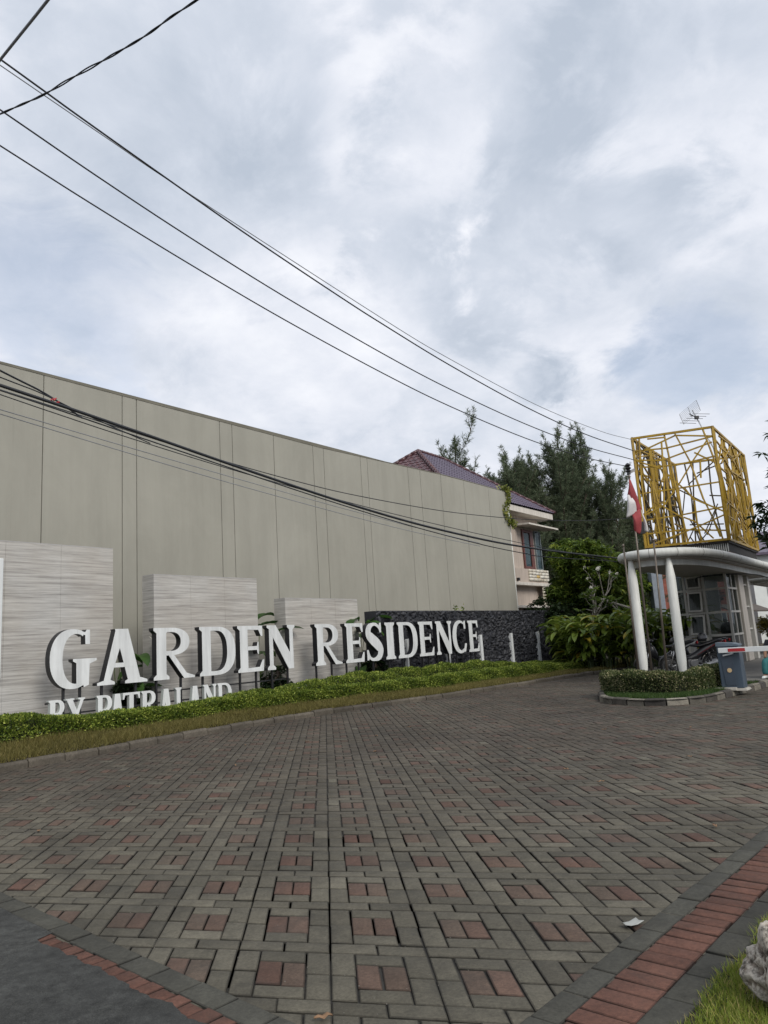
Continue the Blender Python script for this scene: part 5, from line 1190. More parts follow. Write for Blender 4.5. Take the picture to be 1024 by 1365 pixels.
# ------------------------------------------------------------------ yellow lattice cage on the roof
m_darkgold = simple('shaded_bar_steel', (0.05, 0.034, 0.012), 0.65, 0.4, 5)  # backlit shade of the rear and inner cage bars, put into the colour
def cage():
    zb, zt = 4.05, 7.85
    L = np.array(W(24.78,7.4)); M_ = np.array(W(25.48,4.98)); Rr = np.array(W(31.0,5.09)); B = L+Rr-M_
    root = empty('lattice_cage', tuple((L+M_+Rr+B)/4*np.array([1,1,0])+np.array([0,0,3.7])), 'tall open box of random yellow steel bars standing on the guard post roof', 'screen')
    r = np.random.default_rng(17)
    def face(P, Q, lines, verticals, name, w=0.056, off=0.0, nout=None, mat_=m_yellow):
        mb = MB(); k = 0
        def pt(u, v, o): return tuple(P*(1-u)+Q*u+np.array([0, 0, zb+(zt-zb)*v])+nout*o)
        for (u0, v0, u1, v1) in lines:
            k += 1; o = 0.018*(k % 3)-0.02; mb.bar(pt(u0, v0, o), pt(u1, v1, o), w*0.82, w*0.82)
        return mb.build(name, mat_, root)
    # front face: outline of bars as they cross in the photograph
    def fl(x, y):   # zoomed sighting -> u, v on the face
        tl, tr, br, bl = np.array([205,297.]), np.array([690,197.]), np.array([790,910.]), np.array([283,965.])
        u = v = 0.5
        for _ in range(20):
            Pp = (1-v)*((1-u)*bl+u*br)+v*((1-u)*tl+u*tr); J = np.array([(1-v)*(br-bl)+v*(tr-tl), (1-u)*(tl-bl)+u*(tr-br)]).T
            dd = np.linalg.solve(J, np.array([x, y])-Pp); u += dd[0]; v += dd[1]
        return float(np.clip(u, 0, 1)), float(np.clip(v, 0, 1))
    S = [((250,296),(262,560)),((262,560),(300,950)),((222,400),(470,268)),((470,268),(690,262)),((225,436),(390,430)),((390,430),(690,300)),((245,480),(480,455)),((480,455),(715,388)),((404,262),(444,455)),((444,455),(545,925)),
         ((465,250),(560,430)),((560,430),(640,660)),((640,660),(757,905)),((388,318),(402,560)),((402,560),(395,945)),((632,212),(700,400)),((700,400),(745,560)),((230,378),(420,350)),((420,350),(690,265)),((235,442),(380,480)),((380,480),(500,580)),
         ((500,580),(590,665)),((590,665),(775,735)),((250,640),(480,600)),((480,600),(742,550)),((275,772),(400,705)),((400,705),(500,560)),((500,560),(580,420)),((580,420),(660,292)),((270,800),(510,760)),((510,760),(760,705)),((280,882),(520,850)),((520,850),(780,850)),
         ((300,950),(530,862)),((530,862),(625,820)),((625,820),(770,752)),((480,600),(510,760)),((350,690),(510,775)),((330,560),(365,690)),((365,690),(268,768)),((530,600),(585,672)),((585,672),(600,800)),((600,800),(628,918)),((585,372),(712,432)),((250,500),(330,575)),
         ((330,575),(350,760)),((350,760),(372,880)),((228,436),(300,560)),((680,740),(740,890)),((520,775),(590,800)),((590,800),(700,900)),((300,300),(404,284)),((620,420),(625,530))]
    lines = [(*fl(*a), *fl(*b)) for a, b in S]
    n1 = norm(np.array([-(M_-L)[1], (M_-L)[0], 0])); n1 = n1 if n1@np.array([0, -1, 0]) > 0 else -n1
    face(L, M_, lines, 0, 'front_lattice', nout=n1)
    def rand_lines(nv, nd, nh, wid):
        out = []
        for i in range(nv):
            u = (i+0.5)/nv+r.normal(0, 0.3/nv); pts = [(u, 0)]
            m = 3
            for j in range(1, m+1): u = min(max(u+r.normal(0, 0.05), 0.01), 0.99); pts.append((u, j/m))
            for a, b in zip(pts[:-1], pts[1:]): out.append((*a, *b))
        for i in range(nd):
            u = r.uniform(0, 1); v = r.uniform(0, 1); a = r.uniform(-1.1, 1.1); l = r.uniform(0.12, 0.38); du = math.cos(a)*l*0.8; dv = math.sin(a)*l*1.2
            out.append((min(max(u-du, 0), 1), min(max(v-dv, 0), 1), min(max(u+du, 0), 1), min(max(v+dv, 0), 1)))
        for i in range(nh):
            v = (i+0.5)/nh+r.normal(0, 0.02); u = r.uniform(0, 0.5); out.append((u, min(max(v, 0), 1), min(1, u+r.uniform(0.3, 0.6)), min(max(v+r.normal(0, 0.06), 0), 1)))
        return out
    n2 = norm(np.array([(Rr-M_)[1], -(Rr-M_)[0], 0]))
    face(M_, Rr, rand_lines(17, 34, 10, 0), 0, 'side_lattice', nout=n2)
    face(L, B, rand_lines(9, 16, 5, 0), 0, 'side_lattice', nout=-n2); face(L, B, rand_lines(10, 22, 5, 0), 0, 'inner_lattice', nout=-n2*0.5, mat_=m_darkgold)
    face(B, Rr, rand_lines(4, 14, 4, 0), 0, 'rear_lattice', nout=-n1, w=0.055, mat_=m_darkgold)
    mb = MB(); z3 = np.array([0, 0, 1.0])
    for P in (L, M_, Rr, B): mb.bar(P+z3*zb, P+z3*zt, 0.075, 0.075)
    for P, Q in ((L, M_), (M_, Rr), (L, B), (B, Rr)):
        d = norm(Q-P)*0.038
        for zz in (zb+0.0375, zt-0.0375): mb.bar(P+d+z3*zz, Q-d+z3*zz, 0.07, 0.07)
    for t in (0.33, 0.66): mb.bar(M_*(1-t)+Rr*t+z3*(zb+0.08)+n2*-0.06, M_*(1-t)+Rr*t+z3*(zt-0.08)+n2*-0.06, 0.09, 0.09); mb.bar(L*(1-t)+B*t+z3*(zb+0.08)+n2*0.06, L*(1-t)+B*t+z3*(zt-0.08)+n2*0.06, 0.09, 0.09)
    mb.build('outer_frame', m_yellow, root)
    # platform: dark deck, rusty trim, ribbed strip below
    def quad(k, z0, z1, mb):
        c = (L+M_+Rr+B)/4; q = [c+(P-c)*k for P in (L, M_, Rr, B)]; mb.hexa([tuple(p+z3*z0) for p in q]+[tuple(p+z3*z1) for p in q])
    mb = MB(); quad(1.0, 3.985, 4.045, mb); mb.build('deck', m_darkbrown, root)
    mb = MB(); quad(0.95, 3.70, 3.98, mb); mb.build('deck_beam', m_darkbrown, root)
    mb = MB(); quad(0.965, 3.62, 3.695, mb); mb.build('rusty_trim', m_rust, root)
    mb = MB(); c = (L+M_+Rr+B)/4; A = c+(L-c)*0.955+(M_-L)*0.22; Bq = c+(M_-c)*0.965
    for i in range(30):
        t = i/30+0.01; p = A*(1-t)+Bq*t; q = A*(1-t-0.017)+Bq*(t+0.017); d = n1*0.02
        mb.hexa([tuple(p+z3*3.70), tuple(q+z3*3.70), tuple(q-d+z3*3.70), tuple(p-d+z3*3.70), tuple(p+z3*3.975), tuple(q+z3*3.975), tuple(q-d+z3*3.975), tuple(p-d+z3*3.975)])
    mb.build('ribbed_strip', m_wwhite, root)
    mb = MB(); quad(0.80, 3.50, 3.615, mb); mb.build('plinth', m_darkbrown, root)
    # bracket with insulator for the cable
    mb = MB(); mb.bar((8.35, 23.9, 6.62), (7.86, 22.95, 6.35), 0.05, 0.10); br = mb.build('cable_bracket', m_galv, root)
    mb = MB(); mb.lathe((7.74, 22.7, 6.22), [(0.0, 0), (0.06, 0.0), (0.05, 0.08), (0.10, 0.10), (0.05, 0.16), (0.10, 0.20), (0.05, 0.26), (0.10, 0.30), (0.04, 0.36), (0, 0.38)], 12); mb.bar((7.74, 22.7, 6.25), (7.88, 22.98, 6.33), 0.05); mb.build('insulator', m_blackplastic, br)
    mb = MB(); mb.box(8.32, 24.0, 4.5, 8.50, 24.2, 4.9); mb.build('junction_box', m_blackplastic, root)
    # television aerial
    a = empty('tv_aerial', (11.6, 24.6, 6.9), 'grid television aerial on a thin leaning mast above the yellow cage', 'aerial')
    mb = MB(); mb.tube([(10.84,24.6,8.75),(11.38,24.6,7.36),(11.55,24.6,5.2),(11.6,24.6,4.06)], 0.022, 8); mb.build('mast', m_galv, a, smooth=True)
    g = MB(); c0, cu, cv = np.array([10.36,24.55,8.61]), np.array([0.58,-0.15,0.42]), np.array([0.25,0.35,-0.27])
    for i in range(9): t = i/8; g.tube([tuple(c0+cv*t), tuple(c0+cv*t+cu)], 0.005, 4)
    for t in (0, 0.5, 1): g.tube([tuple(c0+cu*t), tuple(c0+cu*t+cv)], 0.007, 4)
    g.build('grid_reflector', m_galv, a)
    g = MB(); g.tube([(10.72,24.6,8.62),(11.02,24.62,8.44)], 0.016, 6); g.box(10.90,24.55,8.42,11.02,24.66,8.52)
    for i in range(5): t = i/4; p = np.array([10.62+0.5*t, 24.6, 8.30+0.30*t]); g.tube([tuple(p+np.array([-0.14,0.3,0.10])), tuple(p-np.array([-0.16,0.3,0.12]))], 0.008, 4)
    g.build('dipoles', m_blacksteel, a)
cage()

# ------------------------------------------------------------------ flagpoles, flag
def flags():
    G = 'thin flagpoles on the planted island'
    for (x, y, xt, yt, zt, lab) in [(6.44,20.02,6.43,20.0,3.66,'short left flagpole in front of the left white column'), (6.67,19.7,6.72,19.7,5.50,'tall middle flagpole carrying the red and white flag'), (6.93,19.34,7.03,19.35,3.68,'short right flagpole between the two white columns')]:
        root = empty('flagpole', (x, y, 0.1), lab, 'pole', G)
        mb = MB(); mb.tube([(x,y,0.1),((x+xt)/2,(y+yt)/2,(0.1+zt)/2),(xt,yt,zt)], [0.032,0.028,0.022], 10); mb.build('pole', m_steel, root, smooth=True)
        mb = MB(); mb.lathe((xt, yt, zt), [(0.0, 0), (0.035, 0.01), (0.04, 0.04), (0.025, 0.07), (0, 0.08)], 10); mb.build('finial', m_steel, root)
    root = empty('flag', (6.71, 19.7, 4.0), 'limp red and white flag hanging in folds from the tallest flagpole', 'flag')
    # cloth hanging in folds: strip columns with their own fold depth
    def strip(cols, mat, name):
        V = []; F = []; n = len(cols[0])
        for c in cols: V += c
        for i in range(len(cols)-1):
            for j in range(n-1): a = i*n+j; F.append((a, a+1, a+n+1, a+n))
        o = np_mesh(name, np.array(V), np.array(F), mat, root, smooth=True); m = o.modifiers.new('cloth', 'SOLIDIFY'); m.thickness = 0.006; return o
    y0 = 19.66
    def col(x0, x1, z0, z1, dy, n=14, bulge=0.0):
        return [(x0+(x1-x0)*t+bulge*math.sin(math.pi*t), y0+dy*math.sin(3.0*t+0.4)*min(1, t*3), z0+(z1-z0)*t) for t in np.linspace(0, 1, n)]
    mr = simple('flag_red', (0.30, 0.05, 0.055), 0.8, 0.12, 8); mw = simple('flag_white', (0.62, 0.60, 0.60), 0.8, 0.06, 8)
    strip([col(6.69,6.60,5.42,5.02,-0.03), col(6.70,6.66,5.44,4.98,-0.10), col(6.71,6.74,5.44,4.60,0.0), col(6.73,6.86,5.44,4.55,-0.09), col(6.74,6.93,5.42,4.62,-0.02)], mr, 'red_upper_fold')
    strip([col(6.60,6.50,5.02,4.40,-0.02), col(6.63,6.58,5.03,4.42,-0.11), col(6.68,6.68,5.00,4.47,-0.03), col(6.72,6.80,4.96,4.52,-0.10)], mw, 'white_fold')
    strip([col(6.66,6.66,4.47,4.06,-0.04), col(6.71,6.72,4.50,3.98,-0.11), col(6.76,6.80,4.56,3.93,-0.03), col(6.82,6.85,4.60,4.0,-0.10), col(6.90,6.87,4.62,4.12,-0.04)], mr, 'red_lower_fold')
    strip([col(6.92,6.94,4.60,4.02,-0.02), col(6.96,7.00,4.45,3.98,-0.08), col(6.99,7.05,4.36,4.0,-0.03)], mw, 'white_lower_fold')
flags()

# ------------------------------------------------------------------ island hedge, grass
def isl():
    P = [(4.95,17.5),(4.85,16.5),(5.15,15.75),(5.65,15.35),(6.15,15.55),(6.6,16.1),(7.05,16.45)]
    hedge('island_hedge', P, 0.42, 0.10, 0.44, 26000, m_hedge2, 'low rounded hedge with pale tips on the island in front of the white columns', leaf=0.042, lump=0.030, seed=9)
    n = 22000; C = [(s, D) for s, D in ISL if s < 19]; P = np.array([W(s, D)[:2] for s, D in C]); c = P.mean(0)
    k = rng.integers(0, len(P)-1, n); f = rng.random(n)[:, None]; e = P[k]*(1-f)+P[k+1]*f; t = rng.uniform(0.0, 0.42, n)[:, None]**0.8; q = e+(c-e)*(0.10+t*0.9)
    V, F = blades(np.column_stack([q, np.full(n, 0.10)]), 0.085*rng.uniform(0.5, 1.3, n), 0.012, 0.4)
    tag(np_mesh('island_grass', V, F, m_dgrass, attr=np.clip(0.45+0.2*rng.normal(size=n), 0, 1)), 'dark green grass inside the island kerb below the low hedge', 'grass', kind='stuff')
isl()

# ------------------------------------------------------------------ barrier gate
def barrier():
    root = empty('barrier_gate', (6.95, 15.5, 0.1), 'blue-grey barrier gate cabinet with white boom carrying a red stripe', 'barrier')
    dx = NV; dy = DV; c = np.array([6.95, 15.62, 0.0])
    def p(a, b, z): q = c+dx*a+dy*b; return (q[0], q[1], z)
    w, d = 0.22, 0.17
    mb = MB(); mb.hexa([p(-w,-d,0.14),p(w*0.95,-d,0.14),p(w*0.95,d,0.14),p(-w,d,0.14),p(-w*1.0,-d,0.98),p(w*0.90,-d,0.98),p(w*0.90,d,0.98),p(-w,d,0.98)]); mb.build('housing', m_barrier, root, bevel=0.015)
    mb = MB()
    prof = [(-w-0.01, 0.98), (w*0.9+0.01, 0.98), (w*0.9+0.01, 1.01), (w*0.4, 1.045), (-w-0.01, 1.065)]
    n = 5; mb.add([p(a, -d-0.01, z) for a, z in prof]+[p(a, d+0.01, z) for a, z in prof], [[0,1,2,3,4][::-1],[5,6,7,8,9]]+[[i,(i+1)%5,5+(i+1)%5,5+i] for i in range(5)]); mb.build('lid', m_barrier_lid, root, bevel=0.006)
    mb = MB(); mb.hexa([p(-w*0.55,-d-0.012,0.2),p(w*0.35,-d-0.012,0.2),p(w*0.35,-d-0.001,0.2),p(-w*0.55,-d-0.001,0.2),p(-w*0.75,-d-0.012,0.80),p(w*0.30,-d-0.012,0.80),p(w*0.30,-d-0.001,0.80),p(-w*0.75,-d-0.001,0.80)]); mb.build('door_panel', simple('barrier_door', (0.045, 0.062, 0.085), 0.4, 0.15, 3), root, bevel=0.004)
    mb = MB()
    for k in range(16): a = 2*math.pi*k/16
    P1 = [p(-0.02+0.045*math.cos(2*math.pi*k/14), -d-0.013, 0.50+0.045*math.sin(2*math.pi*k/14)) for k in range(14)]; P2 = [p(-0.02+0.045*math.cos(2*math.pi*k/14), -d-0.024, 0.50+0.045*math.sin(2*math.pi*k/14)) for k in range(14)]
    mb.add(P1+P2, [list(range(14)), list(range(14, 28))[::-1]]+[[k, (k+1)%14, 14+(k+1)%14, 14+k] for k in range(14)]); mb.build('badge', simple('cream_badge', (0.55, 0.40, 0.22), 0.5), root)
    mb = MB(); mb.hexa([p(-w*1.2,-d*1.3,0.095),p(w*1.2,-d*1.3,0.095),p(w*1.2,d*1.3,0.095),p(-w*1.2,d*1.3,0.095),p(-w*1.1,-d*1.2,0.14),p(w*1.1,-d*1.2,0.14),p(w*1.1,d*1.2,0.14),p(-w*1.1,d*1.2,0.14)]); mb.build('footing', m_kerbplain, root)
    mb = MB(); zz = 0.905; a0 = -0.17
    mb.hexa([p(a0,-d-0.10,zz-0.05),p(4.2,-d-0.10,zz-0.05),p(4.2,-d-0.045,zz-0.05),p(a0,-d-0.045,zz-0.05),p(a0,-d-0.10,zz+0.05),p(4.2,-d-0.10,zz+0.05),p(4.2,-d-0.045,zz+0.05),p(a0,-d-0.045,zz+0.05)])
    arm = mb.build('boom', m_armwhite, root, bevel=0.006)
    for a in (0.02, 1.0, 2.0, 3.0):
        mb = MB(); mb.hexa([p(a,-d-0.106,zz-0.032),p(a+0.32,-d-0.106,zz-0.032),p(a+0.32,-d-0.1015,zz-0.032),p(a,-d-0.1015,zz-0.032),p(a,-d-0.106,zz+0.032),p(a+0.32,-d-0.106,zz+0.032),p(a+0.32,-d-0.1015,zz+0.032),p(a,-d-0.1015,zz+0.032)]); mb.build('red_stripe', m_red, arm)
    mb = MB(); mb.bar(p(-0.10,-d-0.05,0.80), p(0.10,-d-0.05,0.84), 0.04, 0.03); mb.build('boom_clamp', m_galv, root)
    sl = MB(); sl.hexa([(6.45,15.6,0.1),(6.85,15.35,0.1),(6.95,15.5,0.1),(6.55,15.8,0.1),(6.45,15.6,0.16),(6.85,15.35,0.16),(6.95,15.5,0.16),(6.55,15.8,0.16)])
    tag(sl.build('concrete_block', m_kerbplain, None, bevel=0.01), 'small pale concrete block at the foot of the barrier cabinet', 'block')
m_kerbplain = simple('pale_concrete', (0.36, 0.34, 0.30), 0.9, 0.2, 8)
barrier()

# ------------------------------------------------------------------ mopeds
m_wheelsteel = simple('wheel_steel', (0.16, 0.16, 0.16), 0.45, 0.2, 8, metal=0.5)
def moped(loc, rz, label, body, accent):
    root = empty('moped', loc, label, 'motorbike', 'mopeds parked by the guard post', 0); root.rotation_euler = (0, 0, rz)
    wb, R = 1.22, 0.275
    for x in (0.0, wb):
        mb = MB(); ring = [(x+(R-0.035)*math.cos(a), 0, R+(R-0.035)*math.sin(a)) for a in np.linspace(0, 2*math.pi, 33)]; mb.tube(ring, 0.035, 8, cap=False); w = mb.build('wheel', m_rubber, root, local=True, smooth=True)
        mb = MB(); ring = [(x+(R-0.07)*math.cos(a), 0, R+(R-0.07)*math.sin(a)) for a in np.linspace(0, 2*math.pi, 33)]; mb.tube(ring, 0.013, 6, cap=False); mb.lathe((x, 0, R), [(0.0, -0.05), (0.05, -0.05), (0.05, 0.05), (0, 0.05)], 12, axis='y')
        mb.build('rim', m_wheelsteel, w, local=True, smooth=True)
        mb = MB()
        for k in range(18): a = 2*math.pi*k/18; mb.tube([(x+0.04*math.cos(a), 0.02*(-1)**k, R+0.04*math.sin(a)), (x+(R-0.07)*math.cos(a+0.25), 0, R+(R-0.07)*math.sin(a+0.25))], 0.0028, 4)
        mb.build('spokes', m_wheelsteel, w, local=True)
    mb = MB()
    for y in (-0.07, 0.07): mb.tube([(wb, y, R), (wb-0.14, y, 0.62), (wb-0.24, y*0.8, 0.92)], [0.020, 0.024, 0.022], 8)
    mb.build('fork', m_chrome, root, local=True, smooth=True)
    mb = MB()
    for y in (-0.09, 0.09): mb.tube([(0, y, R), (0.40, y, 0.30)], 0.022, 6); mb.tube([(0.05, y, R+0.02), (0.14, y, 0.66)], 0.026, 8)
    mb.build('swingarm', m_blacksteel, root, local=True)
    def shell(prof, wd, name, mat):
        mb = MB(); b0 = 0; n = 12
        for (x, z, h, wy) in prof:
            for k in range(n): a = 2*math.pi*k/n; mb.v.append((x, wy*wd*math.cos(a), z+h*math.sin(a)))
        for i in range(len(prof)-1):
            for k in range(n): a = i*n+k; b = i*n+(k+1) % n; mb.f.append([a, b, b+n, a+n]); mb.m.append(0)
        mb.f.append(list(range(n))[::-1]); mb.m.append(0); e = (len(prof)-1)*n; mb.f.append([e+k for k in range(n)]); mb.m.append(0)
        return mb.build(name, mat, root, local=True, smooth=True)
    shell([(-0.42,0.90,0.015,0.3),(-0.30,0.86,0.05,0.8),(-0.05,0.76,0.09,1.1),(0.20,0.66,0.12,1.2),(0.42,0.52,0.13,1.1),(0.62,0.44,0.10,0.9),(0.80,0.46,0.06,0.7)], 0.11, 'body_shell', body)
    for y in (-1, 1):
        mb = MB(); mb.add([(-0.40,y*0.075,0.895),(-0.05,y*0.128,0.79),(0.40,y*0.136,0.56),(0.46,y*0.136,0.52),(0.0,y*0.128,0.735),(-0.36,y*0.088,0.865)], [(0,1,2,3,4,5)]); o = mb.build('side_stripe', accent, root, local=True); s_ = o.modifiers.new('t', 'SOLIDIFY'); s_.thickness = 0.008
    shell([(wb-0.42,0.55,0.14,0.6),(wb-0.32,0.66,0.20,1.4),(wb-0.22,0.72,0.20,1.5),(wb-0.14,0.66,0.12,1.0)], 0.11, 'leg_shield', body)
    shell([(wb-0.34,0.97,0.03,0.6),(wb-0.24,1.00,0.075,1.1),(wb-0.14,0.96,0.07,1.0),(wb-0.09,0.93,0.03,0.6)], 0.10, 'headlamp_cowl', body)
    shell([(-0.36,0.93,0.02,0.5),(-0.20,0.90,0.045,1.0),(0.10,0.83,0.05,1.2),(0.35,0.78,0.05,1.1),(0.55,0.80,0.03,0.6)], 0.11, 'seat', m_blackplastic)
    mb = MB(); mb.tube([(wb-0.30,-0.34,1.02),(wb-0.26,-0.2,1.03),(wb-0.24,0,1.0),(wb-0.26,0.2,1.03),(wb-0.30,0.34,1.02)], 0.016, 8); h = mb.build('handlebar', m_blacksteel, root, local=True)
    for y in (-0.26, 0.26):
        mb = MB(); mb.tube([(wb-0.26,y,1.03),(wb-0.24,y*1.1,1.16)], 0.006, 5); mb.lathe((wb-0.24,y*1.1,1.19), [(0.0,-0.012),(0.05,-0.008),(0.05,0.008),(0,0.012)], 12, axis='x'); mb.build('mirror', m_blackplastic, root, local=True)
    mb = MB()
    for i, (c, r0, a0, a1) in enumerate([(0.0, R+0.05, 20, 165), (wb, R+0.04, 5, 130)]):
        A = [R_(a0+(a1-a0)*k/12) for k in range(13)]; b0 = len(mb.v)
        for a in A: mb.v += [(c+r0*math.cos(a), -0.05, R+r0*math.sin(a)), (c+(r0+0.015)*math.cos(a), 0, R+(r0+0.015)*math.sin(a)), (c+r0*math.cos(a), 0.05, R+r0*math.sin(a))]
        for k in range(12): q = b0+k*3; mb.f += [[q,q+1,q+4,q+3],[q+1,q+2,q+5,q+4]]; mb.m += [0,0]
    o = mb.build('mudguards', m_blackplastic, root, local=True); s_ = o.modifiers.new('t', 'SOLIDIFY'); s_.thickness = 0.006
    mb = MB(); mb.tube([(0.62,0.10,0.24),(0.45,0.13,0.22),(0.30,0.14,0.25),(-0.12,0.15,0.33)], [0.018,0.022,0.045,0.05], 10); mb.tube([(0.62,-0.10,0.24),(0.45,-0.13,0.22),(0.30,-0.14,0.25),(-0.12,-0.15,0.33)], [0.018,0.022,0.045,0.05], 10); mb.build('exhaust', m_silver, root, local=True, smooth=True)
    mb = MB(); mb.box(0.42,-0.10,0.20,0.72,0.10,0.42); mb.lathe((0.58,0,0.31), [(0.0,-0.14),(0.10,-0.14),(0.11,-0.10),(0.11,0.10),(0.10,0.14),(0,0.14)], 14, axis='y'); mb.build('engine', m_wheelsteel, root, local=True, bevel=0.02)
    mb = MB(); mb.box(-0.47,-0.06,0.82,-0.43,0.06,0.90); mb.build('tail_light', m_red, root, local=True, bevel=0.01)
    mb = MB(); mb.tube([(0.45,0.08,0.28),(0.40,0.20,0.0)], 0.012, 6); mb.build('stand', m_blacksteel, root, local=True)
    return root
moped((8.95, 21.35, 0.095), R_(183), 'black moped with slanting maroon side stripe parked behind the right white column', m_blackplastic, m_maroon)
moped((8.45, 22.05, 0.095), R_(186), 'dark moped parked between the two white columns, its chrome fork facing left', m_blackplastic, m_silver)
moped((9.75, 22.9, 0.095), R_(176), 'third moped, dark, parked deepest in the shade beside the cabin wall', m_blackplastic, m_blackplastic)
def helmet():
    h = empty('helmet', (8.72, 21.25, 1.0), 'black helmet resting above the maroon moped', 'helmet')
    mb = MB(); prof = [(0.0, 0.27)]+[(0.135*math.sin(R_(a)), 0.13+0.14*math.cos(R_(a))) for a in range(12, 130, 12)]+[(0.105, 0.02), (0.0, 0.03)]
    mb.lathe((8.72, 21.25, 0.97), prof, 20); mb.build('shell', m_blackplastic, h, smooth=True)
    mb = MB(); V = []
    for i in range(9):
        a = R_(200+i*16); V += [(8.72+0.140*math.cos(a), 21.25+0.140*math.sin(a), 1.07), (8.72+0.137*math.cos(a), 21.25+0.137*math.sin(a), 1.15)]
    mb.add(V, [[2*i, 2*i+2, 2*i+3, 2*i+1] for i in range(8)]); mb.build('visor', simple('smoked_visor', (0.05, 0.05, 0.055), 0.12), h)
helmet()

# ------------------------------------------------------------------ seated person at the right edge, on a low stool
def person():
    root = empty('person', (9.05, 18.3, 0.1), 'person in teal trousers sitting on a low stool beyond the barrier, cut off at right', 'person')
    f = norm(np.array([-0.75, -0.66, 0])); l = np.array([-f[1], f[0], 0]); H = np.array([9.32, 18.42, 0.0])
    def P(a, b, z): q = H+f*a+l*b; return (q[0], q[1], z)
    def skin(name, V, E, Rr, mat, root_i=0, parent=root):
        me = bpy.data.meshes.new(name); me.from_pydata(V, E, []); o = bpy.data.objects.new(name, me); COL.objects.link(o); me.transform(world_to_local(parent)); o.parent = parent; me.materials.append(mat)
        sk = o.modifiers.new('skin', 'SKIN'); sk.use_smooth_shade = True
        lay = me.skin_vertices[0].data if me.skin_vertices else None
        if lay is None:
            bm = bmesh.new(); bm.from_mesh(me); bm.verts.layers.skin.verify(); bm.to_mesh(me); bm.free(); lay = me.skin_vertices[0].data
        for i, r in enumerate(Rr): lay[i].radius = (r, r); lay[i].use_root = (i == root_i)
        sb = o.modifiers.new('sub', 'SUBSURF'); sb.levels = 1; sb.render_levels = 2; return o
    ms = simple('skin', (0.22, 0.12, 0.075), 0.6, 0.1, 8); mt = simple('teal_trousers', (0.02, 0.12, 0.125), 0.85, 0.2, 10); md = simple('dark_shirt', (0.02, 0.022, 0.03), 0.85, 0.2, 8)
    V = [P(0,0,0.50), P(0.02,0,0.68), P(0.05,0,0.86), P(0.07,0,0.98), P(0.09,0,1.05), P(0.11,0,1.17), P(0.12,0,1.24)]; E = [(0,1),(1,2),(2,3),(3,4),(4,5),(5,6)]; Rr = [0.15,0.14,0.15,0.08,0.055,0.095,0.07]
    for s in (-1, 1):
        b = len(V); V += [P(0.06,s*0.17,0.94), P(0.12,s*0.22,0.70), P(0.30,s*0.16,0.60), P(0.38,s*0.13,0.585)]; E += [(2,b),(b,b+1),(b+1,b+2),(b+2,b+3)]; Rr += [0.06,0.045,0.035,0.030]
        b = len(V); V += [P(0.02,s*0.10,0.46), P(0.40,s*0.14,0.50), P(0.46,s*0.14,0.22), P(0.44,s*0.14,0.06+0.1), P(0.58,s*0.15,0.04+0.1)]; E += [(0,b),(b,b+1),(b+1,b+2),(b+2,b+3),(b+3,b+4)]; Rr += [0.10,0.065,0.055,0.042,0.035]
    body = skin('body', V, E, Rr, ms)
    skin('shirt', [P(0,0,0.46), P(0.02,0,0.66), P(0.05,0,0.86), P(0.065,0,0.96)]+[P(0.06,s*0.17,0.94) for s in (-1,1)]+[P(0.11,s*0.21,0.76) for s in (-1,1)], [(0,1),(1,2),(2,3),(2,4),(2,5),(4,6),(5,7)], [0.165,0.155,0.165,0.085,0.075,0.075,0.062,0.062], md)
    for s in (-1, 1):
        skin('trouser_leg', [P(0,s*0.09,0.46), P(0.40,s*0.14,0.505), P(0.46,s*0.14,0.24), P(0.45,s*0.14,0.17)], [(0,1),(1,2),(2,3)], [0.125,0.085,0.078,0.075], mt)
        mb = MB(); q = np.array(P(0.52, s*0.145, 0.10)); a = f*0.13; b_ = l*0.05
        mb.hexa([tuple(q-a-b_), tuple(q+a-b_*0.8), tuple(q+a+b_*0.8), tuple(q-a+b_), tuple(q-a-b_*0.8+[0,0,0.09]), tuple(q+a*0.7-b_*0.6+[0,0,0.05]), tuple(q+a*0.7+b_*0.6+[0,0,0.05]), tuple(q-a+b_*0.8+[0,0,0.09])]); mb.build('shoe', m_white, root, bevel=0.02)
        for k in range(5):   # fingers resting on the knee
            t0 = P(0.385, s*0.13+(k-2)*0.020, 0.585); t1 = P(0.43+0.01*(2-abs(k-2)), s*0.13+(k-2)*0.024, 0.580); t2 = P(0.455+0.01*(2-abs(k-2)), s*0.13+(k-2)*0.025, 0.560)
            mb = MB(); mb.tube([t0, t1, t2], [0.009, 0.008, 0.006], 6); mb.build('finger', ms, body) if False else None
    x, y, z = P(0.10, 0, 1.19); mb = MB(); mb.lathe((x, y, z), [(0.0,0.125),(0.06,0.11),(0.10,0.06),(0.112,0.0),(0.10,-0.05)], 16); mb.build('hair', m_blackplastic, root, smooth=True)
    st = empty('stool', P(-0.02, 0, 0.1), 'low plastic stool under the seated person', 'stool'); x, y, _ = P(0.0, 0, 0)
    mb = MB(); mb.lathe((x, y, 0.37), [(0,0),(0.15,0),(0.16,0.02),(0.15,0.04),(0,0.04)], 16); mb.build('seat', m_blackplastic, st)
    for k in range(4): a = k*math.pi/2+0.6; mb = MB(); mb.tube([(x+0.11*math.cos(a),y+0.11*math.sin(a),0.37),(x+0.15*math.cos(a),y+0.15*math.sin(a),0.1)], 0.014, 6); mb.build('leg', m_blackplastic, st)
person()

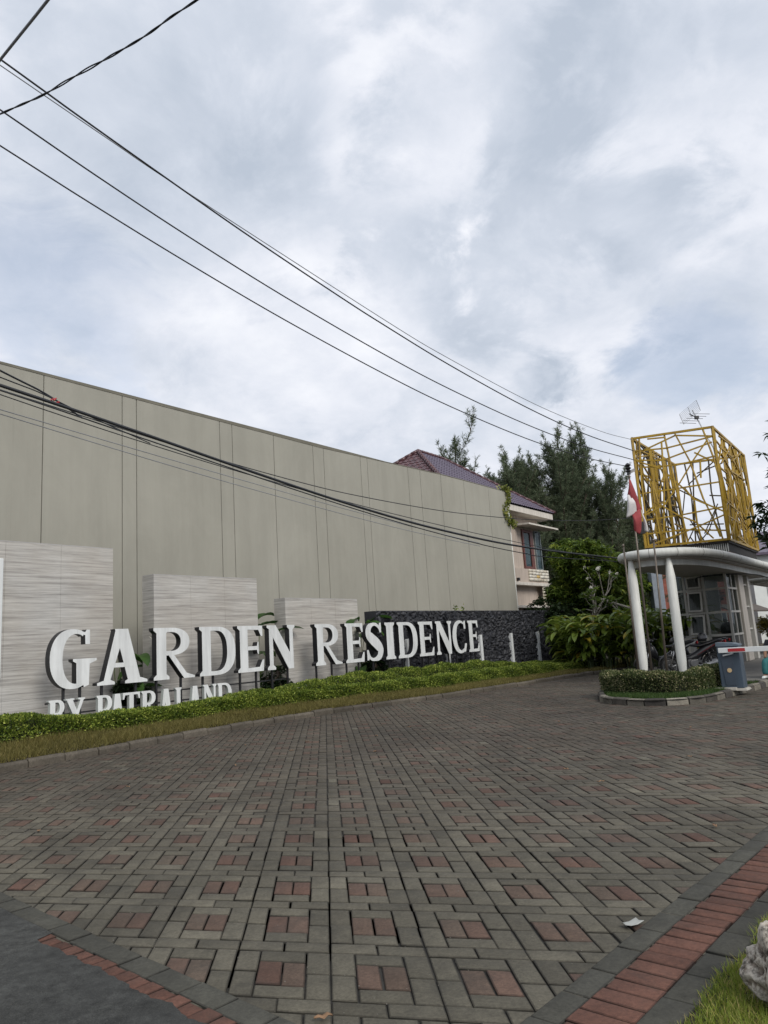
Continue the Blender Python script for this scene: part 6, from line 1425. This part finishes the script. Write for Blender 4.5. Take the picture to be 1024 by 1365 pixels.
# ------------------------------------------------------------------ buildings and bits beyond the guard post
def far_buildings():
    def bld(name, x0, y0, x1, y1, h, mat, label, wins=(), roofm=None, roofh=0):
        root = empty(name, ((x0+x1)/2, (y0+y1)/2, 0), label, 'house'); mb = MB(); mb.box(x0, y0, 0, x1, y1, h); mb.build('wall', mat, root)
        if roofm:
            mb = MB(); o = 0.5; mx = (y0+y1)/2; mb.add([(x0-o,y0-o,h),(x1+o,y0-o,h),(x1+o,y1+o,h),(x0-o,y1+o,h),(x0+2,mx,h+roofh),(x1-2,mx,h+roofh),(x0-o,y0-o,h-.15),(x1+o,y0-o,h-.15),(x1+o,y1+o,h-.15),(x0-o,y1+o,h-.15)], [(0,1,5,4),(1,2,5),(2,3,4,5),(3,0,4),(0,6,7,1),(1,7,8,2),(2,8,9,3),(3,9,6,0),(6,9,8,7)]); mb.build('roof', roofm, root)
        for (a, b, z0, z1) in wins:
            mb = MB(); w = 0.08
            mb.box(a,y0-0.05,z0,a+w,y0-0.004,z1); mb.box(b-w,y0-0.05,z0,b,y0-0.004,z1); mb.box(a+w,y0-0.05,z0,b-w,y0-0.004,z0+w); mb.box(a+w,y0-0.05,z1-w,b-w,y0-0.004,z1); f = mb.build('window', m_frame, root)
            mb = MB(); mb.box(a+w, y0-0.03, z0+w, b-w, y0-0.006, z1-w); mb.build('pane', simple('dark_pane', (0.04, 0.05, 0.06), 0.1), f)
        return root
    mred = simple('brick_red_wall', (0.26, 0.085, 0.06), 0.85, 0.3, 2.5)
    bld('far_house', 17.6, 50, 20.6, 57, 6.2, mred, 'brick red house front seen between the guard post and its left columns', [(18.0, 18.9, 1.0, 2.4), (19.2, 20.2, 3.6, 5.0)], m_ridgetile, 1.6)
    bld('far_house', 22.5, 46, 31.0, 54, 5.6, m_white, 'white house at the right edge behind the exit canopy', [(23.3, 24.3, 2.9, 4.2), (25.5, 27.0, 0.9, 2.2)], m_rooftile, 1.8)
    bld('far_house', 20.7, 48, 22.2, 55, 4.9, mred, 'narrow terracotta wall beside the white house at the right edge', [(21.0, 21.5, 1.2, 2.2)], m_ridgetile, 1.0)
    bld('far_house', 8.5, 62, 17.5, 70, 3.4, m_plaster, 'low pale house far down the road behind the plants', [(9.5, 11.0, 1.0, 2.2), (14.0, 15.5, 1.0, 2.2)], m_rooftile, 1.6)
    bld('far_house', 33.0, 60, 45.0, 70, 5.0, m_beige, 'cream house far beyond the right edge', [(34.5, 36.0, 1.0, 2.4), (38.5, 40.0, 1.0, 2.4)], m_ridgetile, 2.0)
    p = empty('gate_pillar', (12.25, 34, 0), 'plain blue-grey pillar behind the canopy between the white columns', 'pillar')
    mb = MB(); mb.box(12.0, 33.9, 0, 12.5, 34.4, 4.4); mb.build('shaft', simple('blue_grey_plaster', (0.22, 0.25, 0.29), 0.85), p, bevel=0.02)
    mb = MB(); mb.box(11.94, 33.84, 4.4, 12.56, 34.46, 4.52); mb.build('cap', m_soffit, p, bevel=0.01)
    a = empty('awning', (21.3, 44, 2.2), 'small dark sloping awning right of the guard post pillar', 'awning')
    mb = MB(); mb.hexa([(19.6,43.0,2.05),(21.9,43.0,1.95),(21.9,45,2.4),(19.6,45,2.5),(19.6,43.0,2.13),(21.9,43.0,2.03),(21.9,45,2.48),(19.6,45,2.58)]); mb.build('sheet', simple('awning_sheet', (0.10, 0.085, 0.075), 0.8), a)
    mb = MB(); mb.tube([(21.8,43.1,0),(21.8,43.1,2.0)], 0.04, 6); mb.build('post', m_steel, a)
    broadleaf('yellow_shrub', (20.6, 40.5, 0), 0.8, 1.9, 500, 7, 0.16, 0.07, leafmat('yellow_shrub_leaf', (0.07, 0.07, 0.015), (0.25, 0.20, 0.03), (0.35, 0.28, 0.05)), 'yellowish shrub below the second canopy at the right edge', 'shrub', seed=41, squash=1.0, trunk_r=0.05)
far_buildings()

# ------------------------------------------------------------------ pale coral rock on the lawn
def rock():
    bm = bmesh.new(); bmesh.ops.create_icosphere(bm, subdivisions=6, radius=1.0)
    for v in bm.verts:
        p = v.co.copy(); n = p.normalized()
        d = 0.34*mnoise.noise(n*1.3+Vector((3,1,7)))+0.20*mnoise.noise(n*2.7+Vector((0,4,0)))+0.10*mnoise.turbulence(n*4, 4, False)-0.05+0.025*mnoise.noise(n*17)
        dist, _ = mnoise.voronoi(n*2.2+Vector((9,2,4))); pit = max(0, 0.36-dist[0])*0.8
        dist2, _ = mnoise.voronoi(n*7.5+Vector((1,6,2))); pit2 = max(0, 0.16-dist2[0])*0.7
        v.co = n*(1+d-pit-pit2)
        v.co = Vector((v.co.x*0.20, v.co.y*0.17, v.co.z*0.20+0.075))
    me = bpy.data.meshes.new('coral_rock'); bm.to_mesh(me); bm.free(); me.polygons.foreach_set('use_smooth', [True]*len(me.polygons))
    M = Mat('coral_stone'); g = M.N.new('ShaderNodeNewGeometry'); c = M.ramp(g.outputs['Pointiness'], [(0.42, (0.06, 0.045, 0.035)), (0.485, (0.26, 0.22, 0.18)), (0.51, (0.47, 0.43, 0.37))])
    sp = M.ramp(M.noise(26, 8, 0.8), [(0.38, 0.22), (0.52, 1.05)]); c = M.mix(1.0, c, sp, 'MULTIPLY'); mat = M.set(c, 0.9, 0, 0.2, M.noise(45, 7, 0.75), 0.9, 0.01)
    o = link('coral_rock', me, mat); o.location = (1.47, 3.13, 0.0); o.rotation_euler = (0, 0, 0.8); tag(o, 'pale pitted coral rock on the grass at the bottom right edge', 'rock')
rock()

# ------------------------------------------------------------------ litter
def litter():
    def scrap(x, y, sx, sy, a, col, name, label, cat, group=None):
        n = 5; V = []; F = []
        for i in range(n):
            for j in range(n):
                u = (i/(n-1)-0.5); v = (j/(n-1)-0.5); k = 1-abs(v)*1.3*(name == 'fallen_leaf'); X = u*sx*k; Y = v*sy
                V.append((x+X*math.cos(a)-Y*math.sin(a), y+X*math.sin(a)+Y*math.cos(a), 0.010+0.012*abs(u)+0.010*math.sin(v*5+x*9)**2))
        for i in range(n-1):
            for j in range(n-1): q = i*n+j; F.append((q, q+n, q+n+1, q+1))
        o = np_mesh(name, np.array(V), np.array(F), col); s_ = o.modifiers.new('t', 'SOLIDIFY'); s_.thickness = 0.0012; return tag(o, label, cat, group)
    scrap(1.10, 3.99, 0.10, 0.065, 0.6, simple('paper', (0.33, 0.34, 0.32), 0.8), 'paper_scrap', 'pale scrap of paper at the right edge of the paving', 'litter')
    ml = simple('dry_leaf', (0.22, 0.13, 0.07), 0.8, 0.3, 30)
    scrap(-0.37, 3.24, 0.035, 0.075, 1.9, ml, 'fallen_leaf', 'dry brown leaf lying at the bottom of the paving', 'leaf')
    r = np.random.default_rng(3)
    for i in range(26):
        x = r.uniform(-4, 4.5); y = r.uniform(4.5, 15)
        if abs(x) > y*0.5: continue
        scrap(x, y, 0.03, r.uniform(0.045, 0.08), r.uniform(0, 6), ml, 'fallen_leaf', 'small dry leaf lying on the block paving', 'leaf', 'small dry leaves scattered over the paving')
    # grit along the joints
    n = 2600; x = r.uniform(-4, 4, n); y = r.uniform(3.0, 12, n); keep = (x*RN[0]+y*RN[1] < ROFF) & (x*LN[0]+y*LN[1] < LOFF+0.0); x, y = x[keep], y[keep]; n = len(x)
    P = np.column_stack([x, y, np.full(n, 0.003)]); s = r.uniform(0.0012, 0.0042, n)[:, None]
    o4 = np.array([[1,0,0],[-0.5,0.87,0],[-0.5,-0.87,0],[0,0,1.0]]); V = (P[:, None, :]+o4[None]*s[:, None, :]).reshape(-1, 3); F = (np.array([(0,1,3),(1,2,3),(2,0,3)])[None]+(np.arange(n)*4)[:, None, None]).reshape(-1, 3)
    n2 = 5200; t = r.uniform(2.2, 6.5, n2); o = LOFF*0+r.uniform(0.24, 1.6, n2)**1.0
    q = LN[None]*(LOFF+o)[:, None]+LDIR[None]*t[:, None]; P2 = np.column_stack([q, np.full(n2, 0.0105)]); s2 = r.uniform(0.0012, 0.0048, n2)[:, None]
    V2 = (P2[:, None, :]+o4[None]*s2[:, None, :]).reshape(-1, 3); F2 = (np.array([(0,1,3),(1,2,3),(2,0,3)])[None]+(np.arange(n2)*4)[:, None, None]).reshape(-1, 3)
    tag(np_mesh('street_grit', V2, F2, simple('street_grit', (0.06, 0.058, 0.053), 0.9, 0.6, 30)), 'loose stone grit lying on the dark street at bottom left', 'grit', kind='stuff')
    tag(np_mesh('grit', V, F, simple('grit', (0.16, 0.15, 0.13), 0.9, 0.4, 50)), 'fine grit sprinkled over the block paving', 'grit', kind='stuff')
litter()
